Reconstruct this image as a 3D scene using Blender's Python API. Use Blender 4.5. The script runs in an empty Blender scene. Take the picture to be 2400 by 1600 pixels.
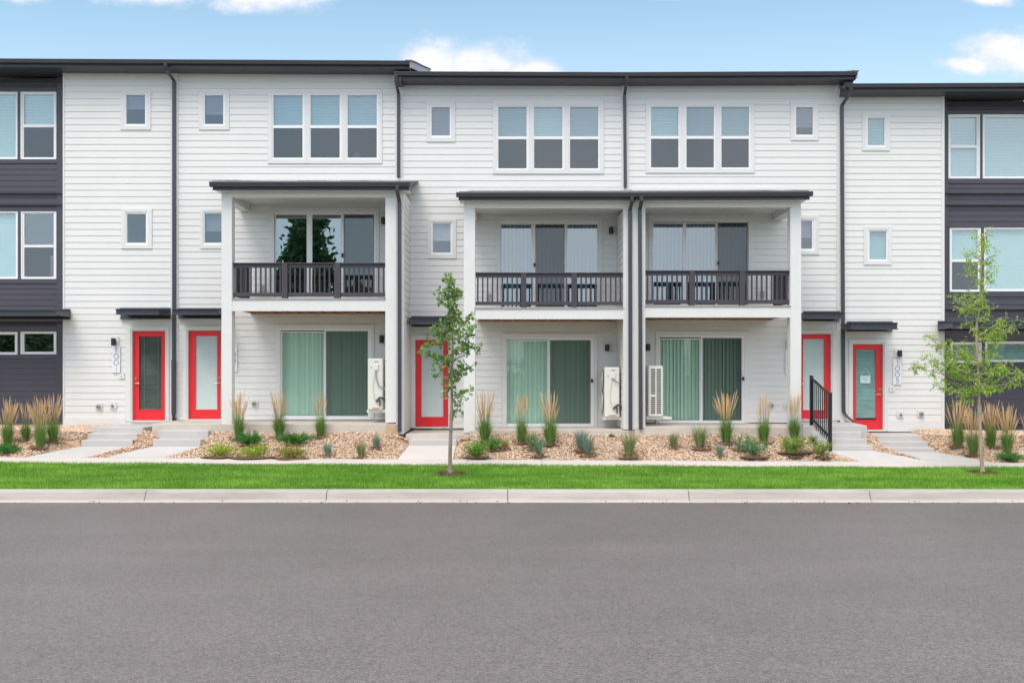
import bpy, math, random
import numpy as np
from math import radians as R, sin, cos, pi

random.seed(7)
rng = np.random.default_rng(7)
S = bpy.context.scene
COL = S.collection

# ------------------------------------------------------------------ camera
F = 2300.0            # focal length in pixels of a 2400 px wide picture
DW = 22.6             # distance camera -> main facade plane (world y = 0)
CZ = 2.16             # camera height above the road
cam = bpy.data.cameras.new('camera')
cam_o = bpy.data.objects.new('camera', cam)
COL.objects.link(cam_o)
cam_o.location = (0, -DW, CZ)
cam_o.rotation_euler = (R(90), 0, 0)
cam.sensor_width = 36.0
cam.lens = 36.0 * F / 2400.0
cam.shift_y = 67.0 / 2400.0
cam.clip_end = 3000
S.camera = cam_o

# ------------------------------------------------------------------ sky, sun, exposure
SUN_EL, SUN_AZ = 58.0, 205.0     # azimuth of the sun, degrees clockwise from +y (north)
w = bpy.data.worlds.new("World")
S.world = w
w.use_nodes = True
nt = w.node_tree
nt.nodes.clear()
def N(t, **k):
    n = nt.nodes.new(t)
    for a, b in k.items():
        setattr(n, a, b)
    return n
def M_(op, a, b=None, c=None, clamp=False):
    n = N('ShaderNodeMath', operation=op)
    n.use_clamp = clamp
    for i, v in enumerate((a, b, c)):
        if v is None: continue
        if isinstance(v, (int, float)): n.inputs[i].default_value = v
        else: nt.links.new(v, n.inputs[i])
    return n.outputs[0]
out = N('ShaderNodeOutputWorld'); bg = N('ShaderNodeBackground')
bg.inputs['Strength'].default_value = 0.15
sky = N('ShaderNodeTexSky', sky_type='NISHITA')
sky.sun_disc = False
sky.sun_elevation = R(SUN_EL); sky.sun_rotation = R(SUN_AZ)
sky.altitude = 1600; sky.air_density = 1.0; sky.dust_density = 0.6; sky.ozone_density = 3.5
tc = N('ShaderNodeTexCoord')
sep = N('ShaderNodeSeparateXYZ')
nt.links.new(tc.outputs['Generated'], sep.inputs[0])
dx, dy, dz = sep.outputs
ay = M_('MAXIMUM', M_('ABSOLUTE', dy), 0.05)
u = M_('DIVIDE', dx, ay)
v = M_('DIVIDE', dz, ay)
comb = N('ShaderNodeCombineXYZ')
nt.links.new(u, comb.inputs[0]); nt.links.new(M_('MULTIPLY', v, 1.5), comb.inputs[1]); nt.links.new(M_('SIGN', dy), comb.inputs[2])
def noise(scale, detail, rough=0.6):
    n = N('ShaderNodeTexNoise'); n.inputs['Scale'].default_value = scale
    n.inputs['Detail'].default_value = detail; n.inputs['Roughness'].default_value = rough
    nt.links.new(comb.outputs[0], n.inputs['Vector'])
    return n.outputs['Fac']
n1 = noise(14, 6, 0.55); n2 = noise(45, 5, 0.6)
nz = M_('ADD', M_('MULTIPLY', M_('SUBTRACT', n1, 0.5), 2.8), M_('MULTIPLY', M_('SUBTRACT', n2, 0.5), 1.7))
def cloud(px, py, rx, ry):
    uu = (px - 1200) / F; vv = (867 - py) / F
    a = M_('DIVIDE', M_('SUBTRACT', u, uu), rx / F)
    b = M_('DIVIDE', M_('SUBTRACT', v, vv), ry / F)
    r = M_('SQRT', M_('ADD', M_('MULTIPLY', a, a), M_('MULTIPLY', b, b)))
    return M_('SUBTRACT', 1.0, r)
cl = None
for c in ((1010, 155, 120, 88), (1130, 155, 150, 74), (1245, 172, 110, 50),
          (2345, 122, 125, 58), (2430, 130, 110, 75), (2265, 152, 90, 30), (2330, -5, 75, 28),
          (620, -12, 190, 48), (370, -22, 210, 42), (60, -25, 90, 45), (1570, -18, 90, 26)):
    k = cloud(*c)
    cl = k if cl is None else M_('MAXIMUM', cl, k)
front = M_('GREATER_THAN', dy, 0.0)
mask = M_('MULTIPLY', M_('ADD', M_('MULTIPLY', cl, 2.6), nz), front)
mr = N('ShaderNodeMapRange'); mr.interpolation_type = 'SMOOTHSTEP'
mr.inputs['From Min'].default_value = -0.1; mr.inputs['From Max'].default_value = 1.9
nt.links.new(mask, mr.inputs['Value'])
# the rest of the dome: thin broken cloud, from noise on the direction alone
n3 = N('ShaderNodeTexNoise'); n3.inputs['Scale'].default_value = 2.3; n3.inputs['Detail'].default_value = 8
nt.links.new(tc.outputs['Generated'], n3.inputs['Vector'])
mr2 = N('ShaderNodeMapRange'); mr2.interpolation_type = 'SMOOTHSTEP'
mr2.inputs['From Min'].default_value = 0.30; mr2.inputs['From Max'].default_value = 0.62
nt.links.new(n3.outputs['Fac'], mr2.inputs['Value'])
hi = N('ShaderNodeMapRange'); hi.interpolation_type = 'SMOOTHSTEP'
hi.inputs['From Min'].default_value = 0.45; hi.inputs['From Max'].default_value = 0.85
nt.links.new(v, hi.inputs['Value'])
rest = M_('MULTIPLY', mr2.outputs[0], M_('MAXIMUM', hi.outputs[0], M_('MULTIPLY', M_('LESS_THAN', dy, 0.0), 0.42)))
fac = M_('MULTIPLY', rest, 0.85)
hs = N('ShaderNodeHueSaturation'); hs.inputs['Saturation'].default_value = 0.66; hs.inputs['Value'].default_value = 1.25
nt.links.new(sky.outputs[0], hs.inputs['Color'])
mx = N('ShaderNodeMix', data_type='RGBA')
nt.links.new(fac, mx.inputs[0])
SKY_GAIN = N('ShaderNodeMix', data_type='RGBA', blend_type='MULTIPLY')
SKY_GAIN.inputs[0].default_value = 1.0
nt.links.new(hs.outputs[0], SKY_GAIN.inputs[6]); SKY_GAIN.inputs[7].default_value = (0.62, 0.78, 0.75, 1)
lowv = N('ShaderNodeMapRange'); lowv.interpolation_type = 'SMOOTHSTEP'
lowv.inputs['From Min'].default_value = 0.40; lowv.inputs['From Max'].default_value = 0.20
lowv.inputs['To Max'].default_value = 0.55
nt.links.new(v, lowv.inputs['Value'])
pale = N('ShaderNodeMix', data_type='RGBA')      # paler air toward the horizon
nt.links.new(lowv.outputs[0], pale.inputs[0]); nt.links.new(SKY_GAIN.outputs[2], pale.inputs[6]); pale.inputs[7].default_value = (3.05, 3.65, 4.15, 1)
nt.links.new(pale.outputs[2], mx.inputs[6])
mx.inputs[7].default_value = (9.3, 8.5, 8.35, 1)
cc = N('ShaderNodeMix', data_type='RGBA')
nt.links.new(M_('ADD', M_('MULTIPLY', nz, 0.5), M_('MULTIPLY', mr.outputs[0], 0.7), clamp=True), cc.inputs[0])
cc.inputs[6].default_value = (3.3, 3.55, 4.2, 1); cc.inputs[7].default_value = (4.45, 4.35, 4.5, 1)
mx2 = N('ShaderNodeMix', data_type='RGBA')
nt.links.new(mr.outputs[0], mx2.inputs[0]); nt.links.new(mx.outputs[2], mx2.inputs[6]); nt.links.new(cc.outputs[2], mx2.inputs[7])
nt.links.new(mx2.outputs[2], bg.inputs['Color'])
nt.links.new(bg.outputs[0], out.inputs['Surface'])

sun = bpy.data.lights.new('sun', 'SUN')
sun_o = bpy.data.objects.new('sun', sun); COL.objects.link(sun_o)
sun.energy = 1.2; sun.angle = R(28); sun.color = (1.0, 0.93, 0.84)
az = R(SUN_AZ); el = R(SUN_EL)
from mathutils import Vector
sd = Vector((sin(az) * cos(el), cos(az) * cos(el), sin(el)))
sun_o.rotation_euler = sd.to_track_quat('Z', 'Y').to_euler()
sun_o.location = (0, 0, 40)
S.view_settings.view_transform = 'Standard'
S.view_settings.look = 'None'
S.view_settings.gamma = 1
S.view_settings.exposure = 0.72

# ------------------------------------------------------------------ helpers
def X(px, d=DW): return (px - 1200.0) * d / F
def Z(py, d=DW): return CZ - (py - 867.0) * d / F
def Yd(d): return d - DW

MATS = {}
def mat(name, col, rough=0.6, var=0.0, scale=6.0, bump=0.0, bscale=60.0, metal=0.0, spec=0.5, island=0.0, col2=None, stretch=None):
    if name in MATS: return MATS[name]
    m = bpy.data.materials.new(name); m.use_nodes = True
    t = m.node_tree; b = t.nodes['Principled BSDF']
    b.inputs['Base Color'].default_value = (*col, 1)
    b.inputs['Roughness'].default_value = rough
    b.inputs['Metallic'].default_value = metal
    b.inputs['Specular IOR Level'].default_value = spec
    tcn = t.nodes.new('ShaderNodeTexCoord'); src = tcn.outputs['Object']
    if stretch:
        mp = t.nodes.new('ShaderNodeMapping'); mp.inputs['Scale'].default_value = stretch
        t.links.new(src, mp.inputs[0]); src = mp.outputs[0]
    if var > 0 or island > 0 or col2:
        fac = None
        if var > 0:
            n = t.nodes.new('ShaderNodeTexNoise'); n.inputs['Scale'].default_value = scale; n.inputs['Detail'].default_value = 8
            n.inputs['Roughness'].default_value = 0.65
            t.links.new(src, n.inputs['Vector'])
            mr = t.nodes.new('ShaderNodeMapRange'); mr.inputs[1].default_value = 0.3; mr.inputs[2].default_value = 0.7
            mr.inputs[3].default_value = 1 - var; mr.inputs[4].default_value = 1 + var
            t.links.new(n.outputs['Fac'], mr.inputs[0]); fac = mr.outputs[0]
        if island > 0:
            g = t.nodes.new('ShaderNodeNewGeometry')
            mr = t.nodes.new('ShaderNodeMapRange'); mr.inputs[3].default_value = 1 - island; mr.inputs[4].default_value = 1 + island
            t.links.new(g.outputs['Random Per Island'], mr.inputs[0])
            if fac is None: fac = mr.outputs[0]
            else:
                k = t.nodes.new('ShaderNodeMath'); k.operation = 'MULTIPLY'
                t.links.new(fac, k.inputs[0]); t.links.new(mr.outputs[0], k.inputs[1]); fac = k.outputs[0]
        base = None
        if col2:
            g = t.nodes.new('ShaderNodeNewGeometry')
            wn = t.nodes.new('ShaderNodeTexWhiteNoise'); wn.noise_dimensions = '1D'
            t.links.new(g.outputs['Random Per Island'], wn.inputs['W'])
            mc = t.nodes.new('ShaderNodeMix'); mc.data_type = 'RGBA'
            mc.inputs[6].default_value = (*col, 1); mc.inputs[7].default_value = (*col2, 1)
            t.links.new(wn.outputs['Value'], mc.inputs[0]); base = mc.outputs[2]
        vm = t.nodes.new('ShaderNodeVectorMath'); vm.operation = 'SCALE'
        if base: t.links.new(base, vm.inputs[0])
        else: vm.inputs[0].default_value = col
        if fac: t.links.new(fac, vm.inputs['Scale'])
        else: vm.inputs['Scale'].default_value = 1
        t.links.new(vm.outputs[0], b.inputs['Base Color'])
    if bump > 0:
        n = t.nodes.new('ShaderNodeTexNoise'); n.inputs['Scale'].default_value = bscale; n.inputs['Detail'].default_value = 6
        t.links.new(src, n.inputs['Vector'])
        bp = t.nodes.new('ShaderNodeBump'); bp.inputs['Strength'].default_value = bump; bp.inputs['Distance'].default_value = 0.01
        t.links.new(n.outputs['Fac'], bp.inputs['Height']); t.links.new(bp.outputs[0], b.inputs['Normal'])
    MATS[name] = m
    return m

def leafmat(name, c1, c2, trans=0.35, rough=0.55, patch=0.0):
    m = bpy.data.materials.new(name); m.use_nodes = True
    t = m.node_tree; t.nodes.clear()
    o = t.nodes.new('ShaderNodeOutputMaterial')
    d = t.nodes.new('ShaderNodeBsdfPrincipled'); d.inputs['Roughness'].default_value = rough
    d.inputs['Specular IOR Level'].default_value = 0.3
    tr = t.nodes.new('ShaderNodeBsdfTranslucent')
    mix = t.nodes.new('ShaderNodeMixShader'); mix.inputs[0].default_value = trans
    g = t.nodes.new('ShaderNodeNewGeometry')
    mc = t.nodes.new('ShaderNodeMix'); mc.data_type = 'RGBA'
    mc.inputs[6].default_value = (*c1, 1); mc.inputs[7].default_value = (*c2, 1)
    t.links.new(g.outputs['Random Per Island'], mc.inputs[0])
    res = mc.outputs[2]
    if patch > 0:
        tcn = t.nodes.new('ShaderNodeTexCoord'); n = t.nodes.new('ShaderNodeTexNoise'); n.inputs['Scale'].default_value = 1.6; n.inputs['Detail'].default_value = 6
        mp = t.nodes.new('ShaderNodeMapping'); mp.inputs['Scale'].default_value = (.7, 1.6, 1)
        t.links.new(tcn.outputs['Object'], mp.inputs[0]); t.links.new(mp.outputs[0], n.inputs['Vector'])
        mr = t.nodes.new('ShaderNodeMapRange'); mr.inputs[1].default_value = .32; mr.inputs[2].default_value = .68
        t.links.new(n.outputs['Fac'], mr.inputs[0])
        m3 = t.nodes.new('ShaderNodeMix'); m3.data_type = 'RGBA'; m3.blend_type = 'MULTIPLY'; m3.inputs[0].default_value = 1
        m4 = t.nodes.new('ShaderNodeMix'); m4.data_type = 'RGBA'; m4.inputs[6].default_value = (1-patch, 1-patch*.7, 1-patch, 1); m4.inputs[7].default_value = (1+patch*1.4, 1+patch*.8, 1+patch*1.6, 1)
        t.links.new(mr.outputs[0], m4.inputs[0]); t.links.new(res, m3.inputs[6]); t.links.new(m4.outputs[2], m3.inputs[7]); res = m3.outputs[2]
    t.links.new(res, d.inputs['Base Color']); t.links.new(res, tr.inputs['Color'])
    t.links.new(d.outputs[0], mix.inputs[1]); t.links.new(tr.outputs[0], mix.inputs[2]); t.links.new(mix.outputs[0], o.inputs[0])
    MATS[name] = m
    return m

def glassmat(name, tint, refl, wav=0.0):
    m = bpy.data.materials.new(name); m.use_nodes = True
    t = m.node_tree; t.nodes.clear()
    o = t.nodes.new('ShaderNodeOutputMaterial')
    tr = t.nodes.new('ShaderNodeBsdfTransparent'); tr.inputs[0].default_value = (*tint, 1)
    gl = t.nodes.new('ShaderNodeBsdfGlossy'); gl.inputs['Roughness'].default_value = 0.0
    gl.inputs['Color'].default_value = (0.93, 0.97, 1.0, 1)
    if wav > 0:
        tcn = t.nodes.new('ShaderNodeTexCoord')
        n = t.nodes.new('ShaderNodeTexNoise'); n.inputs['Scale'].default_value = 1.6; n.inputs['Detail'].default_value = 1
        t.links.new(tcn.outputs['Object'], n.inputs['Vector'])
        bp = t.nodes.new('ShaderNodeBump'); bp.inputs['Strength'].default_value = wav; bp.inputs['Distance'].default_value = 0.02
        t.links.new(n.outputs['Fac'], bp.inputs['Height']); t.links.new(bp.outputs[0], gl.inputs['Normal'])
    mix = t.nodes.new('ShaderNodeMixShader')
    mix.inputs[0].default_value = refl
    t.links.new(tr.outputs[0], mix.inputs[1]); t.links.new(gl.outputs[0], mix.inputs[2]); t.links.new(mix.outputs[0], o.inputs[0])
    MATS[name] = m
    return m

def screenmat(name, col, opac):
    m = bpy.data.materials.new(name); m.use_nodes = True
    t = m.node_tree; t.nodes.clear()
    o = t.nodes.new('ShaderNodeOutputMaterial')
    tr = t.nodes.new('ShaderNodeBsdfTransparent')
    d = t.nodes.new('ShaderNodeBsdfDiffuse'); d.inputs[0].default_value = (*col, 1)
    mix = t.nodes.new('ShaderNodeMixShader'); mix.inputs[0].default_value = opac
    t.links.new(tr.outputs[0], mix.inputs[1]); t.links.new(d.outputs[0], mix.inputs[2]); t.links.new(mix.outputs[0], o.inputs[0])
    MATS[name] = m
    return m

WHITE = (0.755, 0.75, 0.735)
m_siding = mat('white_siding', WHITE, 0.55, var=0.02, scale=1.3)
m_trim = mat('white_trim', (0.735, 0.735, 0.725), 0.5, var=0.02, scale=2.0)
m_vinyl = mat('window_vinyl', (0.86, 0.86, 0.86), 0.35)
m_dark = mat('dark_siding', (0.066, 0.060, 0.080), 0.5, var=0.06, scale=1.5)
m_dtrim = mat('dark_trim', (0.070, 0.066, 0.088), 0.45, var=0.05, scale=2)
m_metal = mat('charcoal_metal', (0.050, 0.048, 0.058), 0.38, var=0.08, scale=5, spec=0.6)
m_canopy = mat('canopy_metal', (0.052, 0.055, 0.074), 0.35, var=0.08, scale=5, spec=0.6)
m_rail = mat('railing_paint', (0.058, 0.050, 0.062), 0.5, var=0.07, scale=9)
m_roof = mat('roof_shingle', (0.17, 0.165, 0.165), 0.9, var=0.3, scale=9, bump=0.6, bscale=40)
m_red = mat('red_paint', (0.80, 0.021, 0.032), 0.42, var=0.03, scale=3)
m_black = mat('black_metal', (0.012, 0.012, 0.014), 0.35, spec=0.6)
m_brass = mat('satin_nickel', (0.75, 0.68, 0.58), 0.25, metal=1.0)
m_wood = mat('joist_wood', (0.42, 0.22, 0.09), 0.75, var=0.25, scale=3, stretch=(1, 8, 8))
m_conc = mat('porch_concrete', (0.56, 0.51, 0.455), 0.85, var=0.10, scale=1.6, bump=0.25, bscale=120)
m_conc2 = mat('step_concrete', (0.52, 0.51, 0.50), 0.85, var=0.07, scale=2.0, bump=0.25, bscale=120)
m_walk = mat('sidewalk_concrete', (0.60, 0.56, 0.53), 0.85, var=0.06, scale=1.1, bump=0.2, bscale=150)
m_kerb = mat('kerb_concrete', (0.41, 0.385, 0.36), 0.85, var=0.2, scale=1.2, bump=0.3, bscale=90, stretch=(0.6, 2, 4))  # shade of the upright face put into the base colour; blotches are staining
m_found = mat('foundation', (0.50, 0.36, 0.22), 0.9, var=0.12, scale=2.5, bump=0.2)
m_acw = mat('appliance_white', (0.78, 0.77, 0.72), 0.4, var=0.03, scale=4)
m_acd = mat('louver_dark', (0.05, 0.04, 0.035), 0.7)
m_room = mat('room_wall', (0.20, 0.21, 0.23), 0.9)
m_blind = mat('blind_white', (0.70, 0.73, 0.72), 0.7, var=0.03, scale=3)
m_blindd = mat('blind_grey', (0.38, 0.38, 0.42), 0.7)
m_vblind = mat('vertical_blind', (0.80, 0.83, 0.81), 0.7, island=0.10)
m_vbl2 = mat('vertical_blind_blue', (0.30, 0.42, 0.58), 0.7, island=0.15)
m_frost = mat('door_blind', (0.90, 0.91, 0.90), 0.5, var=0.03, scale=1.5)
m_digit = mat('digit_grey', (0.40, 0.41, 0.44), 0.5)
m_sign = mat('sign_white', (0.80, 0.82, 0.86), 0.4)
m_paper = mat('paper', (0.62, 0.80, 0.80), 0.7)
m_vent = mat('vent_grey', (0.38, 0.37, 0.35), 0.7, var=0.2, scale=30)
m_cable = mat('cable_grey', (0.30, 0.32, 0.33), 0.5)
m_cableb = mat('cable_beige', (0.60, 0.55, 0.42), 0.5)
m_mulch = mat('mulch', (0.16, 0.085, 0.05), 0.95, island=0.5, bump=0.5)
m_rust = mat('copper_stain', (0.5, 0.36, 0.2), 0.8, var=0.2)
g_win = glassmat('window_glass', (0.62, 0.80, 0.84), 0.20, 0.03)
g_low = glassmat('window_glass_screened', (0.60, 0.68, 0.74), 0.24, 0.14)
g_small = glassmat('window_glass_grey', (0.68, 0.70, 0.76), 0.18, 0.10)
g_blue = glassmat('balcony_glass', (0.58, 0.76, 0.80), 0.25, 0.04)
g_mir = glassmat('balcony_glass_bare', (0.34, 0.50, 0.50), 0.33, 0.05)
g_grn = glassmat('patio_glass', (0.72, 0.885, 0.80), 0.06, 0.02)
g_door = glassmat('door_glass', (0.90, 0.96, 0.95), 0.05, 0.02)
g_ddoor = glassmat('door_glass_dark', (0.80, 0.88, 0.86), 0.06, 0.02)
g_side = glassmat('dark_block_glass', (0.72, 0.91, 0.92), 0.24, 0.03)
s_mesh = screenmat('insect_screen', (0.10, 0.105, 0.115), 0.35)
s_dark = screenmat('door_screen', (0.05, 0.055, 0.055), 0.44)

ORG = {}
NM = {}
class MB:
    def __init__(s): s.v = []; s.f = []
    def quad(s, *p):
        n = len(s.v); s.v += [tuple(q) for q in p]; s.f.append(tuple(range(n, n + len(p))))
    def box(s, x0, x1, y0, y1, z0, z1):
        if x0 > x1: x0, x1 = x1, x0
        if y0 > y1: y0, y1 = y1, y0
        if z0 > z1: z0, z1 = z1, z0
        s.hexa([(x0,y0,z0),(x1,y0,z0),(x1,y1,z0),(x0,y1,z0),(x0,y0,z1),(x1,y0,z1),(x1,y1,z1),(x0,y1,z1)])
    def hexa(s, p):
        n = len(s.v); s.v += [tuple(q) for q in p]
        for f in ((0,3,2,1),(4,5,6,7),(0,1,5,4),(1,2,6,5),(2,3,7,6),(3,0,4,7)):
            s.f.append(tuple(n + i for i in f))
    def prism_x(s, prof, x0, x1, dz1=0.0):
        """profile of (y,z), swept from x0 to x1; dz1 lifts the far end"""
        n = len(s.v); k = len(prof)
        s.v += [(x0, y, z) for y, z in prof] + [(x1, y, z + dz1) for y, z in prof]
        for i in range(k):
            j = (i + 1) % k
            s.f.append((n+i, n+j, n+k+j, n+k+i))
        s.f.append(tuple(n+i for i in range(k))[::-1]); s.f.append(tuple(n+k+i for i in range(k)))
    def prism_z(s, poly, z0, z1):
        n = len(s.v); k = len(poly)
        zs0 = z0 if hasattr(z0, '__len__') else [z0]*k
        zs1 = z1 if hasattr(z1, '__len__') else [z1]*k
        s.v += [(p[0], p[1], zs0[i]) for i, p in enumerate(poly)] + [(p[0], p[1], zs1[i]) for i, p in enumerate(poly)]
        for i in range(k):
            j = (i + 1) % k
            s.f.append((n+i, n+j, n+k+j, n+k+i))
        s.f.append(tuple(n+i for i in range(k))[::-1]); s.f.append(tuple(n+k+i for i in range(k)))
    def tube(s, path, rad, seg=8, cap=True):
        n0 = len(s.v); k = len(path)
        rr = rad if hasattr(rad, '__len__') else [rad]*k
        prev = None
        for i, p in enumerate(path):
            p = Vector(p)
            a = Vector(path[max(i-1, 0)]); b = Vector(path[min(i+1, k-1)])
            t = (b - a)
            if t.length < 1e-9: t = Vector((0, 0, 1))
            t.normalize()
            if prev is None:
                h = Vector((1, 0, 0)) if abs(t.x) < 0.9 else Vector((0, 1, 0))
            else: h = prev
            e1 = (h - t * h.dot(t)).normalized(); prev = e1
            e2 = t.cross(e1)
            for j in range(seg):
                an = 2*pi*j/seg
                q = p + (e1*cos(an) + e2*sin(an))*rr[i]
                s.v.append((q.x, q.y, q.z))
        for i in range(k-1):
            for j in range(seg):
                jj = (j+1) % seg
                s.f.append((n0+i*seg+j, n0+i*seg+jj, n0+(i+1)*seg+jj, n0+(i+1)*seg+j))
        if cap:
            s.f.append(tuple(n0+j for j in range(seg))[::-1]); s.f.append(tuple(n0+(k-1)*seg+j for j in range(seg)))
    def duct(s, path, w_, d_):
        """rectangular pipe through points (x,y,z), horizontal cross-sections"""
        n0 = len(s.v); k = len(path)
        for p in path:
            for a, b in ((-1,-1),(1,-1),(1,1),(-1,1)):
                s.v.append((p[0]+a*w_/2, p[1]+b*d_/2, p[2]))
        for i in range(k-1):
            for j in range(4):
                jj = (j+1) % 4
                s.f.append((n0+i*4+j, n0+i*4+jj, n0+(i+1)*4+jj, n0+(i+1)*4+j))
        s.f.append((n0,n0+3,n0+2,n0+1)); s.f.append(tuple(n0+(k-1)*4+j for j in range(4)))
    def build(s, name, m, parent=None, smooth=False, bevel=0.0, **tags):
        me = bpy.data.meshes.new(name)
        o = bpy.data.objects.new(name, me); COL.objects.link(o)
        org = (0, 0, 0)
        if parent is not None:
            o.parent = parent; org = ORG.get(parent.name, (0, 0, 0))
        elif 'at' in tags:
            org = tags.pop('at'); o.location = org
        tags.pop('at', None)
        ORG[o.name] = org
        vv = np.array(s.v, dtype=float).reshape(-1, 3) - np.array(org)
        me.from_pydata([tuple(q) for q in vv], [], s.f)
        me.materials.append(m)
        if smooth:
            me.polygons.foreach_set('use_smooth', [True]*len(me.polygons))
            try: me.set_sharp_from_angle(angle=R(50))
            except Exception: pass
        me.update()
        if bevel > 0:
            md = o.modifiers.new('bevel', 'BEVEL'); md.width = bevel; md.segments = 2; md.limit_method = 'ANGLE'
        tag(o, **tags)
        return o

def tag(o, label=None, cat=None, group=None, kind=None):
    if label: o['label'] = label
    if cat: o['category'] = cat
    if group: o['group'] = group
    if kind: o['kind'] = kind
    return o

def thing(name, label, cat, loc=(0, 0, 0), group=None):
    o = bpy.data.objects.new(name, None); COL.objects.link(o); o.location = loc
    o.empty_display_size = 0.2
    ORG[o.name] = tuple(loc)
    return tag(o, label, cat, group)

def dup(root, loc, rotz=0.0, sc=1.0, label=None, group=None):
    r = root.copy(); COL.objects.link(r); r.location = loc; r.rotation_euler = (0, 0, rotz)
    r.scale = (sc if hasattr(sc, '__len__') else (sc, sc, sc))
    if label: r['label'] = label
    if group: r['group'] = group
    for ch in list(root.children):
        c = ch.copy(); COL.objects.link(c); c.parent = r
        for g in ch.children:
            e = g.copy(); COL.objects.link(e); e.parent = c
    return r

def np_mesh(name, verts, faces, m, parent=None, **tags):
    """verts (n,3), faces (m,k) numpy"""
    me = bpy.data.meshes.new(name)
    k = faces.shape[1]
    org = ORG.get(parent.name, (0,0,0)) if parent is not None else (0,0,0)
    v_ = (verts - np.array(org)).astype(np.float32)
    me.vertices.add(len(v_)); me.vertices.foreach_set('co', v_.ravel())
    me.loops.add(faces.size); me.loops.foreach_set('vertex_index', faces.astype(np.int32).ravel())
    me.polygons.add(len(faces)); me.polygons.foreach_set('loop_start', np.arange(0, faces.size, k, dtype=np.int32))
    me.update(calc_edges=True); me.validate()
    me.materials.append(m)
    o = bpy.data.objects.new(name, me); COL.objects.link(o)
    ORG[o.name] = org
    if parent is not None: o.parent = parent
    return tag(o, **tags)

# ------------------------------------------------------------------ terrain profile
def tilt(x): return 0.05 + 0.005 * x
def lin(d, pts):
    if d <= pts[0][0]: return pts[0][1]
    for (a, za), (b, zb) in zip(pts, pts[1:]):
        if d <= b: return za + (zb - za) * (d - a) / (b - a)
    return pts[-1][1]
PROF = [(16.5, 0.16), (18.9, 0.37), (19.9, 0.39), (21.1, 0.84), (22.6, 0.88), (26, 0.9)]
# flights of steps with their paths: rows (d, z, px_left, px_right) of the concrete surface, back to front
FL = {
 'a': [(22.6, .95, 297, 397), (21.3, .92, 216, 335), (21.0, .80, 204, 322), (20.7, .684, 190, 311), (20.69, .55, 190, 311), (19.9, .395, 60, 200)],
 'b': [(21.13, .87, 356, 500), (20.85, .873, 372, 488), (20.55, .71, 358, 470), (20.54, .561, 358, 470), (19.9, .395, 250, 388)],
 'c': [(21.13, .70, 952, 1090), (20.85, .682, 958, 1070), (20.84, .555, 958, 1068), (19.9, .35, 932, 1062)],
 'd': [(22.6, .96, 1880, 2031), (21.13, .96, 1880, 2031), (20.85, .841, 1903, 2019), (20.6, .709, 1917, 2033), (20.35, .603, 1930, 2045), (20.34, .488, 1942, 2046), (19.9, .30, 2018, 2183)],
 'e': [(22.6, .755, 1985, 2131), (21.6, .723, 2056, 2163), (21.3, .604, 2062, 2176), (21.0, .498, 2082, 2190), (20.99, .416, 2085, 2190), (19.9, .29, 2183, 2325)],
}
def flight_at(rows, d):
    if d > rows[0][0] + 0.3 or d < rows[-1][0]: return None
    for a, b in zip(rows, rows[1:]):
        if b[0] <= d <= a[0]:
            t = (a[0]-d)/max(a[0]-b[0], 1e-6)
            return (a[1]+(b[1]-a[1])*t, X(a[2]+(b[2]-a[2])*t, d), X(a[3]+(b[3]-a[3])*t, d))
    return (rows[0][1], X(rows[0][2], d), X(rows[0][3], d))
def inside_flight(x, d, pad=0.0):
    for rows in FL.values():
        r = flight_at(rows, d)
        if r and r[1]-pad < x < r[2]+pad: return True
    return False
def gz(x, d):
    z = lin(d, PROF)
    if d > 16.5: z -= tilt(x) * min(1, (d-16.5)/2.4)
    if d > 21.17 and 340 < 1200+x*F/d < 2010: return min(z, .55)
    if d >= 19.9:
        z += 0.02*sin(x*1.7+d*3) * min(1, (d-19.9)*3)
        for rows in FL.values():
            r = flight_at(rows, d)
            if not r: continue
            dist = max(0.0, r[1]-x, x-r[2])
            if dist == 0: z = min(z, r[0]-0.14)
            else: z = min(z, r[0]-0.03 + 0.42*dist)
    return z
def ground_px(px, py):
    """point of the terrain that shows at that pixel"""
    best = None
    for i in range(1200):
        d = 16.0 + i*0.0055
        if d > 21.0 and 345 < px < 2005: break
        x = X(px, d); z = gz(x, d)
        e = abs(867 + (CZ-z)*F/d - py)
        if best is None or e < best[0]: best = (e, x, d, z)
    _, x, d, z = best
    return (x, Yd(d), z)

# ------------------------------------------------------------------ ground, road, kerb, sidewalk
XL, XR = -16.0, 16.0
g = MB(); g.quad((-400, -400, -0.06), (400, -400, -0.06), (400, 400, -0.06), (-400, 400, -0.06))
g.build('ground', mat('far_ground', (0.10, 0.12, 0.05), 0.95, var=0.3, scale=0.3), kind='structure')

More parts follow.
